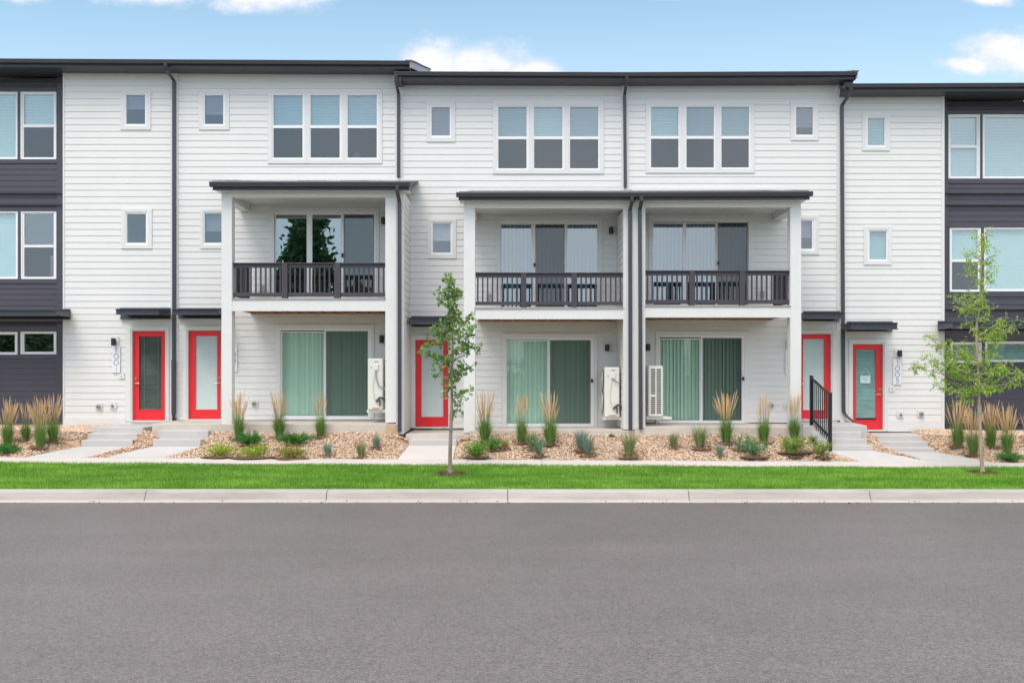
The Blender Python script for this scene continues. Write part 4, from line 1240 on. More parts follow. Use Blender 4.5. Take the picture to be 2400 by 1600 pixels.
# heat pumps
def heat_pump(px0, px1, y0, y1, d0, label, louvre=False, left_fan=True, depth=.80, wallx=None):
    x0, x1, z0, z1 = X(px0, d0), X(px1, d0), Z(y1, d0), Z(y0, d0); y = Yd(d0)
    t = thing('heat_pump', label, 'heat pump', ((x0+x1)/2, y+depth/2, z0), 'outdoor heat pumps')
    b = MB(); b.box(x0, x1, y, y+depth, z0, z1); b.build('casing', m_acw, t, bevel=.02)
    b = MB(); b.box(x0-.03, (wallx or x1+.2), y+.06, y+.10, z0-.06, z0-.005); b.box(x0-.03, (wallx or x1+.2), y+depth-.12, y+depth-.08, z0-.06, z0-.005)
    b.build('bracket', m_acw, t)
    if louvre:
        b = MB(); nr = 21; w_ = x1-x0
        for i in range(nr):
            zz = z1-.06-(z1-z0-.12)*(i+.5)/nr; hh = (z1-z0-.12)/nr*.60
            for k, (a, c) in enumerate(((.17, .46), (.56, .86))):
                if i == 12 and k == 0: continue
                b.box(x0+w_*a, x0+w_*c, y-.003, y+.004, zz-hh/2, zz+hh/2)
        b.build('louvre', m_acd, t)
        b = MB(); b.tube([(x0+.17, y+.1, z0), (x0+.19, y+.1, z0-.12), (x0+.22, y+.12, z0-.22)], .01, 6); b.build('drain_hose', m_cable, t)
    else:
        b = MB(); w_ = x1-x0
        b.box(x0+w_*.42, x0+w_*.72, y-.03, y, z1-.26, z1-.12); b.build('service_cover', m_acw, t, bevel=.01)
        b = MB(); b.box(x0+w_*.42, x0+w_*.70, y-.004, y, z1-.085, z1-.06); b.box(x0+w_*.18, x0+w_*.28, y-.004, y, z1-.21, z1-.18); b.build('badge', m_vent, t)
        b = MB(); zz = z0+.27
        b.tube([(x0+w_*.50, y-.01, z1-.27), (x0+w_*.36, y-.03, z1-.55), (x0+w_*.37, y-.03, z0+.38), (x0+w_*.55, y-.03, z0+.16)], .006, 6); b.build('signal_cable', m_cableb, t, smooth=True)
        b = MB(); b.tube([(x0+w_*.55, y-.02, z1-.27), (x0+w_*.58, y-.05, z1-.42), (x0+w_*.75, y-.06, z1-.60), (x1+.02, y-.02, z1-.66), (x1+.14, y+.1, z1-.66)] if left_fan is False else
                       [(x0+w_*.5, y-.02, z1-.24), (x0+w_*.8, y-.06, z1-.33), (x1+.04, y-.04, z1-.33), (x1+.14, y+.12, z1-.28)], .014, 8); b.build('power_conduit', m_cable, t, smooth=True)
        b = MB(); b.tube([(x0+w_*.60, y-.03, z0+.19), (x0+w_*.85, y-.08, z0+.27), (x1+.03, y-.05, z0+.24), (x1+.08, y+.1, z0+.2)], .028, 8)
        b.tube([(x0+w_*.82, y-.02, z0+.22), (x0+w_*.82, y-.03, z0+.08)], .014, 6)
        b.build('refrigerant_pipe', mat('pipe_dark', (.09, .08, .08), .6), t, smooth=True)
        b = MB(); b.box(x0+w_*.3, x0+w_*.78, y-.004, y, z0+.02, z0+.05); b.build('rust_mark', m_rust, t)
        if left_fan:
            for k in range(2):
                cz_ = z0+(z1-z0)*(.28+.46*k); cy = y+depth*.52
                b = MB()
                for rr in (.26, .20, .14, .08):
                    b.tube([(x0-.03, cy+rr*cos(a*pi/10), cz_+rr*sin(a*pi/10)) for a in range(21)], .009, 5, cap=False)
                for a in range(6): b.tube([(x0-.028, cy, cz_), (x0-.028, cy+.26*cos(a*pi/3), cz_+.26*sin(a*pi/3))], .006, 5)
                b.build('fan_guard', mat('guard_grey', (.55, .54, .50), .4), t)
                b = MB(); b.tube([(x0-.004, cy, cz_), (x0+.002, cy, cz_)], .25, 24); b.build('fan', m_acd, t)
    return t
heat_pump(862, 897, 840, 960, 21.55, 'white wall unit with looping cables beside the single-balcony patio door', left_fan=False, wallx=X(903, DF)+.02)
heat_pump(1417, 1452, 860, 977, 21.6, 'white wall unit with two side fans, left of the central pier', wallx=X(1462, DF))
heat_pump(1520, 1554, 857, 976, 21.6, 'white wall unit with a dark louvred grille, right of the central pier', louvre=True)

# handrail
def rail_stair():
    p0 = (X(1901.5, 21.2), Yd(21.2)); p1 = (X(1945.5, 20.35), Yd(20.35))
    za1, za0 = Z(881, 21.2), Z(996, 21.2); zb1, zb0 = Z(921, 20.35), Z(1059, 20.35)
    t = thing('handrail', 'black metal stair handrail with thin balusters in front of the right red door', 'handrail', (p1[0], p1[1], zb0))
    for (p, a, b_) in ((p0, za0, za1), (p1, zb0, zb1)):
        q = MB(); q.box(p[0]-.032, p[0]+.032, p[1]-.032, p[1]+.032, a, b_); q.box(p[0]-.038, p[0]+.038, p[1]-.038, p[1]+.038, b_, b_+.012); q.build('post', m_black, t, bevel=.004)
    def slab_(z0a, z0b, hh, wd, name):
        q = MB(); dx_, dy_ = p1[0]-p0[0], p1[1]-p0[1]; L = math.hypot(dx_, dy_); nx, ny = -dy_/L*wd/2, dx_/L*wd/2
        q.hexa([(p0[0]-nx, p0[1]-ny, z0a-hh), (p1[0]-nx, p1[1]-ny, z0b-hh), (p1[0]+nx, p1[1]+ny, z0b-hh), (p0[0]+nx, p0[1]+ny, z0a-hh),
                (p0[0]-nx, p0[1]-ny, z0a), (p1[0]-nx, p1[1]-ny, z0b), (p1[0]+nx, p1[1]+ny, z0b), (p0[0]+nx, p0[1]+ny, z0a)])
        return q.build(name, m_black, t)
    slab_(za1-.02, zb1-.02, .04, .04, 'top_rail')
    slab_(Z(978, 21.2), Z(1022, 20.35), .04, .035, 'bottom_rail')
    n = 10
    for i in range(1, n):
        f_ = i/n; x = p0[0]+(p1[0]-p0[0])*f_; y = p0[1]+(p1[1]-p0[1])*f_
        a = Z(978, 21.2)+(Z(1022, 20.35)-Z(978, 21.2))*f_-.14; b_ = (za1-.03)+(zb1-za1)*f_
        q = MB(); q.box(x-.009, x+.009, y-.009, y+.009, a, b_); q.build('baluster', m_black, t)
rail_stair()

# ------------------------------------------------------------------ gravel stones
def stones():
    n = 90000
    xs_ = rng.uniform(XL+1.2, XR-1.2, n*2); ds_ = rng.uniform(19.9, 22.55, n*2)
    P = []
    for x, d in zip(xs_, ds_):
        if inside_flight(x, d, 0.01): continue
        px = 1200+x*F/d
        if d > 21.1 and (357-6 < px < 1900): continue
        if d > 22.58: continue
        P.append((x, d, gz(x, d)))
        if len(P) >= n: break
    P = np.array(P); n = len(P)
    base = np.array([(1,0,0),(0,1,0),(-1,0,0),(0,-1,0),(0,0,1),(0,0,-.6),(.7,.7,.45),(-.7,.7,.45),(-.7,-.7,.45),(.7,-.7,.45)])*1.0
    fs = np.array([(4,6,7),(4,7,8),(4,8,9),(4,9,6),(0,1,6),(1,2,7),(2,3,8),(3,0,9),(6,1,7),(7,2,8),(8,3,9),(9,0,6),(5,1,0),(5,2,1),(5,3,2),(5,0,3)])
    fs = fs[:, ::1]
    sz = rng.uniform(.011, .023, n)
    sc = np.stack([sz*rng.uniform(.9, 1.5, n), sz*rng.uniform(.6, 1.0, n), sz*rng.uniform(.45, .8, n)], 1)
    V = base[None]*(1+rng.normal(0, .14, (n, len(base), 3)))*sc[:, None, :]
    a = rng.uniform(0, 2*pi, n); ca, sa = np.cos(a)[:, None], np.sin(a)[:, None]
    x_ = V[:, :, 0]*ca-V[:, :, 1]*sa; y_ = V[:, :, 0]*sa+V[:, :, 1]*ca
    tl = rng.normal(0, .35, n)[:, None]
    z_ = V[:, :, 2]+x_*tl*.6; 
    V = np.stack([x_+P[:, 0][:, None], y_+(P[:, 1]-DW)[:, None], z_+P[:, 2][:, None]+rng.uniform(0, .014, n)[:, None]], 2)
    Fc = fs[None]+(np.arange(n)*len(base))[:, None, None]
    m = bpy.data.materials.new('river_stone'); m.use_nodes = True
    t = m.node_tree; b = t.nodes['Principled BSDF']; b.inputs['Roughness'].default_value = .75
    g_ = t.nodes.new('ShaderNodeNewGeometry'); cr = t.nodes.new('ShaderNodeValToRGB')
    el_ = cr.color_ramp.elements
    stops = [(0, (.34, .21, .14)), (.12, (.58, .37, .23)), (.3, (.76, .55, .37)), (.5, (.82, .64, .46)), (.68, (.88, .77, .62)), (.82, (.72, .47, .32)), (.93, (.55, .48, .44)), (1, (.92, .85, .76))]
    el_[0].position = 0; el_[0].color = (*stops[0][1], 1); el_[1].position = 1; el_[1].color = (*stops[-1][1], 1)
    for p_, c_ in stops[1:-1]:
        e_ = el_.new(p_); e_.color = (*c_, 1)
    t.links.new(g_.outputs['Random Per Island'], cr.inputs[0])
    t.links.new(cr.outputs[0], b.inputs['Base Color'])
    o = np_mesh('gravel', V.reshape(-1, 3), Fc.reshape(-1, 3), m, label='tan and pink river gravel covering the planting bed', cat='gravel', kind='stuff')
stones()

# ------------------------------------------------------------------ lawn blades
TREES = [(1055, 1110), (2303, 1108)]
def blades(n, X0, X1, d0, d1, h0, h1, w_, m, name, **tags):
    x = rng.uniform(X0, X1, n); d = rng.uniform(d0, d1, n)
    # keep clear of the mulch rings
    keep = np.ones(n, bool)
    for (px, py) in TREES:
        c = ground_px(px, py); keep &= ((x-c[0])**2/.30**2+(d-DW-c[1])**2/.30**2 > 1)
    x, d = x[keep], d[keep]; n = len(x)
    z = np.interp(d, [p[0] for p in PROF], [p[1] for p in PROF])-(0.05+.005*x)*np.clip((d-16.5)/2.4, 0, 1)-.005
    patch = .75+.25*np.sin(x*1.3+np.sin(d*2.1)*2)*np.sin(d*3.1+x*.7)
    h = rng.uniform(h0, h1, n)*patch
    a = rng.uniform(0, 2*pi, n); l = rng.uniform(.1, .7, n)*h
    b0 = np.stack([x-w_*np.cos(a), d-DW-w_*np.sin(a), z], 1); b1 = np.stack([x+w_*np.cos(a), d-DW+w_*np.sin(a), z], 1)
    a2 = rng.uniform(0, 2*pi, n)
    tp = np.stack([x+l*np.cos(a2), d-DW+l*np.sin(a2), z+h], 1)
    V = np.stack([b0, b1, tp], 1).reshape(-1, 3)
    return np_mesh(name, V, np.arange(3*n).reshape(n, 3), m, **tags)
m_grass = leafmat('grass_blade', (.095, .30, .015), (.34, .60, .09), .35, .6, .32)
blades(215000, -14.5, 14.5, 16.53, 18.97, .035, .075, .0055, m_grass, 'lawn', label='bright green mown lawn strip between kerb and sidewalk', cat='lawn', kind='stuff')

# ------------------------------------------------------------------ plants
def leaf_cloud(mb_v, mb_f, c, nrm, size, asp=.6, fold=.25):
    """append one pointed leaf made of two triangles folded on its midrib"""
    n = len(mb_v)
    ax = Vector(nrm[0]); sd_ = Vector(nrm[1]); up = ax.cross(sd_)
    c = Vector(c)
    p0 = c; p1 = c+ax*size*.45+sd_*size*asp*.5+up*size*fold*.5; p2 = c+ax*size; p3 = c+ax*size*.45-sd_*size*asp*.5+up*size*fold*.5
    mb_v += [p0[:], p1[:], p2[:], p3[:]]
    mb_f.append((n, n+1, n+2)); mb_f.append((n, n+2, n+3))
def rvec(rnd, flat=1.0):
    while True:
        q = Vector((rnd.uniform(-1, 1), rnd.uniform(-1, 1), rnd.uniform(-1, 1)*flat))
        if .1 < q.length < 1: return q.normalized()
def put_leaf(V_, F_, rnd, c, size, asp=.6, droop=0.0, flat=1.0, out=None):
    ax = rvec(rnd, flat)
    if out is not None: ax = (ax*.8+out).normalized()
    ax = (ax+Vector((0, 0, -droop))).normalized()
    s_ = ax.cross(rvec(rnd)); 
    if s_.length < 1e-3: s_ = ax.orthogonal()
    s_.normalize()
    leaf_cloud(V_, F_, c, (ax, s_), size*rnd.uniform(.7, 1.25), asp)

def blade_tuft(seed, n, hgt, spread, base_r, w_=.006, curve=.3, seg=4, h_var=.3, up=0.0):
    rnd = random.Random(seed); V_, F_ = [], []
    for i in range(n):
        a = rnd.uniform(0, 2*pi); r0 = base_r*math.sqrt(rnd.random()); b0 = Vector((r0*cos(a), r0*sin(a), 0))
        a2 = a+rnd.uniform(-.7, .7); h = hgt*(1-h_var*rnd.random()); s_ = spread*rnd.uniform(.15, 1)
        wv = Vector((-sin(a2+rnd.uniform(-1, 1)), cos(a2), 0))*w_
        k0 = len(V_)
        for j in range(seg+1):
            t = j/seg
            p = b0+Vector((cos(a2), sin(a2), 0))*s_*(t**1.6)+Vector((0, 0, h*(t-curve*.5*t*t)))
            ww = wv*(1-t*.92)
            V_.append((p-ww)[:]); V_.append((p+ww)[:])
        for j in range(seg): F_.append((k0+2*j, k0+2*j+1, k0+2*j+3, k0+2*j+2))
    return V_, F_

def mesh_part(name, V_, F_, m, parent):
    me = bpy.data.meshes.new(name); me.from_pydata([tuple(v_) for v_ in V_], [], F_); me.materials.append(m); me.update()
    o = bpy.data.objects.new(name, me); COL.objects.link(o); o.parent = parent; ORG[o.name] = ORG.get(parent.name, (0, 0, 0))
    return o

m_fol = leafmat('reed_foliage', (.08, .22, .03), (.28, .44, .12), .35)
m_stem = leafmat('reed_stem', (.24, .30, .10), (.42, .38, .18), .2)
m_plume = leafmat('reed_plume', (.62, .42, .20), (.85, .68, .44), .3)
m_fesc = leafmat('fescue_blade', (.16, .26, .20), (.34, .44, .36), .25)
m_fescg = leafmat('fescue_green', (.16, .25, .08), (.38, .42, .20), .25)
m_fesct = leafmat('fescue_straw', (.22, .28, .06), (.60, .42, .20), .25)
m_jun = leafmat('juniper_green', (.04, .19, .035), (.14, .38, .08), .2)
m_lime = leafmat('lime_leaf', (.25, .46, .03), (.55, .68, .08), .35)
m_mid = leafmat('mid_leaf', (.06, .24, .025), (.19, .44, .06), .3)
m_blue = leafmat('bluegreen_leaf', (.08, .25, .12), (.26, .45, .25), .3)
m_yel = leafmat('yellowgreen_leaf', (.11, .26, .03), (.38, .45, .10), .3)
m_twig = mat('twig', (.20, .13, .08), .8)
m_orange = leafmat('orange_leaf', (.45, .20, .06), (.60, .30, .10), .3)

def mulch_ring(parent, r=.20, seed=1, n=120):
    rnd = random.Random(seed); V_, F_ = [], []
    for i in range(n):
        a = rnd.uniform(0, 2*pi); rr = r*math.sqrt(rnd.random())*1.1; c = Vector((rr*cos(a), rr*sin(a), .004+rnd.random()*.022))
        l = rnd.uniform(.01, .028); b_ = rnd.uniform(0, pi); u_ = Vector((cos(b_), sin(b_), rnd.uniform(-.3, .3)))*l; v__ = Vector((-sin(b_), cos(b_), rnd.uniform(-.5, .5)))*l*.35
        k = len(V_); V_ += [(c-u_-v__)[:], (c+u_-v__)[:], (c+u_+v__)[:], (c-u_+v__)[:]]; F_.append((k, k+1, k+2, k+3))
    k = len(V_); V_.append((0, 0, .012))
    for i in range(16):
        a = 2*pi*i/16; rr = r*rnd.uniform(.8, 1.1); V_.append((rr*cos(a), rr*sin(a), -.02))
    for i in range(16): F_.append((k, k+1+i, k+1+(i+1) % 16))
    return mesh_part('mulch', V_, F_, m_mulch, parent)

def reed_proto(seed, n_st=34, spread=.13, plume=.34):
    t = thing('feather_reed_grass', 'x', 'ornamental grass', (0, 0, 0), 'feather reed grass clumps in the gravel bed')
    V_, F_ = blade_tuft(seed, 300, .66, .20, .07, .0062, .35, 5, .6)
    mesh_part('foliage', V_, F_, m_fol, t)
    rnd = random.Random(seed+50); SV, SF, PV, PF = [], [], [], []
    for i in range(n_st):
        a = rnd.uniform(0, 2*pi); r0 = .05*math.sqrt(rnd.random()); s_ = spread*rnd.uniform(.1, 1.25)
        h = rnd.uniform(.66, 1.06); b0 = Vector((r0*cos(a), r0*sin(a), 0)); dr = Vector((cos(a), sin(a), 0))
        pt = lambda q: b0+dr*s_*q**1.5+Vector((0, 0, h*q))
        k = len(SV)
        for j in range(6):
            p = pt(j/5*.75); ww = Vector((.0030, .0018, 0)); SV.append((p-ww)[:]); SV.append((p+ww)[:])
        for j in range(5): SF.append((k+2*j, k+2*j+1, k+2*j+3, k+2*j+2))
        # plume: crossed ragged spindles
        L = plume*rnd.uniform(.75, 1.1); q0 = 1-L
        for cr_ in range(2):
            k = len(PV); wd = Vector((1, 0, 0)) if cr_ == 0 else Vector((0, 1, 0))
            for j in range(7):
                f_ = j/6; p = pt(q0+L*f_); ww = wd*(.0018+.0066*math.sin(pi*min(1, f_*.9+.08))*rnd.uniform(.7, 1.2))
                PV.append((p-ww)[:]); PV.append((p+ww)[:])
            for j in range(6): PF.append((k+2*j, k+2*j+1, k+2*j+3, k+2*j+2))
    mesh_part('stem', SV, SF, m_stem, t); mesh_part('plume', PV, PF, m_plume, t)
    mulch_ring(t, .20, seed)
    return t
class Proto:
    def __init__(s, makers): s.m = makers; s.used = [None]*len(makers)
    def place(s, i, px, py, label, rot=0.0, sc=1.0, group=None):
        i %= len(s.m); loc = ground_px(px, py)
        if s.used[i] is None:
            o = s.m[i](); s.used[i] = o
            o.location = loc; o.rotation_euler = (0, 0, rot); o.scale = (sc if hasattr(sc, '__len__') else (sc,)*3); o['label'] = label
            return o
        return dup(s.used[i], loc, rot, sc, label, group)
reeds = Proto([lambda: reed_proto(11, 36, .17, .36), lambda: reed_proto(23, 23, .12, .34), lambda: reed_proto(37, 46, .20, .40)])
RL = [(18, 1042, 930, 2, 'tan plumed reed grass at the far left edge before the dark wall'),
      (60, 1030, 938, 1, 'smaller thin reed grass, second from the left edge'),
      (95, 1047, 926, 2, 'reed grass third from the left edge, before the dark wall'),
      (124, 1033, 921, 0, 'reed grass in front of the corner where dark and white walls meet on the left'),
      (560, 1026, 915, 0, 'reed grass just right of the left porch post'),
      (655, 1024, 914, 0, 'reed grass at the left edge of the green sliding door under the single balcony'),
      (751, 1023, 918, 1, 'slim reed grass in front of the middle of the single-balcony sliding door'),
      (1136, 1034, 913, 0, 'tall reed grass between the young tree and the middle patio door'),
      (1223, 1036, 920, 1, 'thin reed grass in front of the left pane of the middle patio door'),
      (1290, 1040, 915, 0, 'reed grass in front of the centre mullion of the middle patio door'),
      (1702, 1037, 914, 2, 'bushy plumed reed grass in front of the dark pane of the right patio door'),
      (1790, 1035, 920, 1, 'sparse reed grass by the wall vent right of the last patio door'),
      (1862, 1027, 918, 1, 'reed grass at the foot of the right porch post'),
      (2245, 1044, 930, 2, 'reed grass leftmost of those before the right dark wall'),
      (2281, 1064, 948, 2, 'reed grass just left of the trunk of the right young tree'),
      (2322, 1048, 938, 2, 'reed grass just behind and right of the trunk of the right young tree'),
      (2360, 1062, 944, 2, 'reed grass above the juniper at the right edge'),
      (2412, 1046, 955, 0, 'reed grass cut by the right edge of the picture')]
for i, (px, py, top, k, lb) in enumerate(RL):
    loc = ground_px(px, py); d = loc[1]+DW; hgt = (py-top)*d/F
    reeds.place(k, px, py, lb, rot=i*1.37, sc=(hgt/1.03*1.0, hgt/1.03*1.0, hgt/1.03))

def tuft_proto(seed, m, n=260, hgt=.36, spread=.16, name='fescue_tuft'):
    t = thing(name, 'x', 'ornamental grass', (0, 0, 0), 'small fescue tufts in the gravel bed')
    V_, F_ = blade_tuft(seed, n, hgt, spread, .045, .0045, .3, 4, .45)
    mesh_part('foliage', V_, F_, m, t); mulch_ring(t, .17, seed, 80); return t
fes = Proto([lambda: tuft_proto(3, m_fesc), lambda: tuft_proto(5, m_fescg), lambda: tuft_proto(9, m_fesct, 120, .30, .2)])
FL_ = [(768, 1067, 28, 0, 'small blue-green tuft left of two others, right of the clump of lime shrubs'),
       (846, 1069, 33, 1, 'pale grey-green tuft near the sidewalk, middle of three right of the lime shrubs'),
       (882, 1048, 27, 0, 'blue-green tuft near the porch corner, right of the single-balcony bed'),
       (1362, 1052, 42, 0, 'blue-green tuft leaning left, back one of a pair by the middle patio'),
       (1377, 1064, 40, 0, 'blue-green tuft, front one of a pair by the middle patio'),
       (1475, 1068, 50, 1, 'tall green and blue tuft in front of the central pier'),
       (1578, 1048, 32, 1, 'grey-green tuft in front of the left pane of the right patio door'),
       (1641, 1048, 46, 1, 'slender green tuft in front of the mullion of the right patio door'),
       (1687, 1070, 27, 0, 'small blue tuft near the sidewalk below the bushy reed grass'),
       (1183, 1051, 30, 2, 'straw and green tuft right of the two round green shrubs'),
       (1245, 1050, 34, 1, 'thin greyish tuft behind the sparse upright shrub')]
for i, (px, py, hp, k, lb) in enumerate(FL_):
    loc = ground_px(px, py); d = loc[1]+DW; s_ = hp*d/F/.25
    fes.place(k, px, py, lb, rot=i*.9, sc=(s_*.95, s_*.95, s_))

def juniper_proto(seed):
    t = thing('juniper', 'x', 'shrub', (0, 0, 0), 'low spreading junipers')
    rnd = random.Random(seed); V_, F_ = [], []; b = MB()
    for i in range(70):
        a = rnd.uniform(0, 2*pi); L = rnd.uniform(.12, .42); dr = Vector((cos(a), sin(a), 0))
        e_ = dr*L+Vector((0, 0, rnd.uniform(.04, .26)*(1.1-L*1.6)+.03)); m_ = e_*.5+Vector((0, 0, .03))
        if i % 4 == 0: b.tube([(0, 0, 0), m_[:], e_[:]], [.006, .004, .002], 5)
        for j in range(75):
            q = rnd.uniform(.15, 1.0); p = (m_*(2*q) if q < .5 else m_+(e_-m_)*(2*q-1))
            p = p+rvec(rnd)*.022
            ax = (dr*.7+rvec(rnd)*.7+Vector((0, 0, .45))).normalized(); s_ = ax.cross(rvec(rnd)).normalized()
            leaf_cloud(V_, F_, p, (ax, s_), rnd.uniform(.025, .055), .22)
    mesh_part('foliage', V_, F_, m_jun, t)
    b.build('branch', m_twig, t); mulch_ring(t, .25, seed, 60); return t
jun = Proto([lambda: juniper_proto(2), lambda: juniper_proto(8)])
for i, (px, py, wp, k, lb) in enumerate([(585, 1040, 78, 0, 'dark green juniper left of another, below the left porch post'),
                                         (692, 1039, 78, 1, 'dark green juniper in front of the single-balcony patio door'),
                                         (14, 1062, 62, 0, 'dark green juniper at the bottom left edge of the gravel'),
                                         (2364, 1080, 60, 1, 'dark green juniper by the sidewalk at the right edge')]):
    loc = ground_px(px, py); d = loc[1]+DW; s_ = wp*d/F/.68
    jun.place(k, px, py, lb, rot=i*2.1, sc=(s_, s_, s_*1.02))

def shrub_proto(seed, m, rx, rz, n, size, m2=None, stems=12, sparse=0.0, asp=.55):
    t = thing('shrub', 'x', 'shrub', (0, 0, 0), 'small shrubs in the gravel bed')
    rnd = random.Random(seed); V_, F_ = [], []; V2, F2 = [], []; b = MB()
    tips = []
    for i in range(stems):
        a = 2*pi*i/stems+rnd.uniform(-.4, .4); q = rnd.uniform(.25, 1)
        tp = Vector((rx*q*cos(a), rx*q*sin(a), rz*rnd.uniform(.5, 1.0)*(1-.35*q)))
        mid_ = tp*.5+Vector((0, 0, .02)); b.tube([(0, 0, -.01), mid_[:], tp[:]], [.006, .004, .0015], 5); tips.append((mid_, tp))
    for i in range(n):
        mid_, tp = rnd.choice(tips); q = rnd.random()**.6
        base = (mid_*(2*q) if q < .5 else mid_+(tp-mid_)*(2*q-1))
        c = base+rvec(rnd)*rnd.uniform(.0, rx*.42*(1-sparse))
        c.z = max(c.z, .012)
        tgt = (V2, F2) if (m2 and rnd.random() < .22) else (V_, F_)
        put_leaf(tgt[0], tgt[1], rnd, c, size, asp, 0, .6)
    if m2 and len(F2) < 400:
        k = len(V_); V_ += V2; F_ += [tuple(q+k for q in f_) for f_ in F2]; m2 = None
    mesh_part('foliage', V_, F_, m, t)
    if m2: mesh_part('young_leaf', V2, F2, m2, t)
    b.build('stem', m_twig, t); mulch_ring(t, rx*1.05, seed, 110); return t
SH = [(515, 1067, 58, 27, m_lime, m_yel, 'low lime green shrub, leftmost of the row of three by the sidewalk', 520, .028, 0, .6),
      (598, 1068, 76, 24, m_lime, m_yel, 'low spreading lime green shrub, middle of the row of three by the sidewalk', 600, .028, 0.2, .6),
      (683, 1071, 70, 30, m_yel, m_orange, 'green shrub with orange tinged shoots, right one of the row of three by the sidewalk', 620, .030, 0, .6),
      (1117, 1068, 52, 38, m_mid, m_yel, 'dense round bright green shrub just right of the young tree', 1100, .026, 0, .6),
      (1158, 1053, 34, 30, m_mid, None, 'smaller dense green shrub touching the round one, below the tall reed grass', 700, .024, 0, .6),
      (1262, 1067, 42, 48, m_blue, m_yel, 'sparse upright shrub in front of the middle patio', 330, .030, .3, .6),
      (1764, 1067, 58, 56, m_blue, m_mid, 'blue-green loose shrub between two reed grasses on the right', 800, .028, 0.1, .6),
      (1857, 1056, 62, 36, m_yel, m_mid, 'wide yellow-green shrub below the right porch post', 900, .026, 0, .6),
      (1862, 1070, 30, 20, m_mid, None, 'tiny green seedling by the sidewalk below the wide yellow-green shrub', 110, .026, 0.3, .6),
      (1924, 1069, 42, 40, m_yel, m_orange, 'leggy shrub with reddish tips at the foot of the handrail', 430, .030, .15, .6),
      (1907, 1036, 22, 14, m_mid, None, 'tiny dark green shrub tucked behind the leggy one left of the handrail', 160, .022, 0, .6),
      (1732, 1052, 30, 42, m_blue, None, 'wispy grey-green shrub right of the bushy reed grass', 130, .024, .4, .6),
      (1433, 1018, 9, 8, m_mid, None, 'tiny weed against the slab left of the central pier', 30, .022, 0, .6)]
for i, (px, py, wp, hp, ma, mb_, lb, n, size, spa, asp) in enumerate(SH):
    loc = ground_px(px, py); d = loc[1]+DW
    o = shrub_proto(100+i, ma, wp*d/F/2*1.4, hp*d/F*1.1, int(n*1.8), size*1.25, mb_, 14 if spa < .3 else 9, spa, asp)
    o.location = loc; o['label'] = lb

# ------------------------------------------------------------------ trees on the lawn
def px3(px, py, d): return Vector((X(px, d), Yd(d), Z(py, d)))
def catmull(pts, n=5):
    out_ = []; P = [pts[0]]+list(pts)+[pts[-1]]
    for i in range(1, len(P)-2):
        for j in range(n):
            t = j/n; a, b, c, e_ = P[i-1], P[i], P[i+1], P[i+2]
            out_.append(.5*((2*b)+(c-a)*t+(2*a-5*b+4*c-e_)*t*t+(3*b-a-3*c+e_)*t**3))
    out_.append(pts[-1]); return out_
m_bark1 = mat('bark_grey', (.27, .215, .19), .85, var=.25, scale=14, bump=.6, bscale=40, stretch=(1, 1, .25))
m_bark2 = mat('bark_tan', (.40, .32, .24), .85, var=.25, scale=14, bump=.6, bscale=40, stretch=(1, 1, .25))

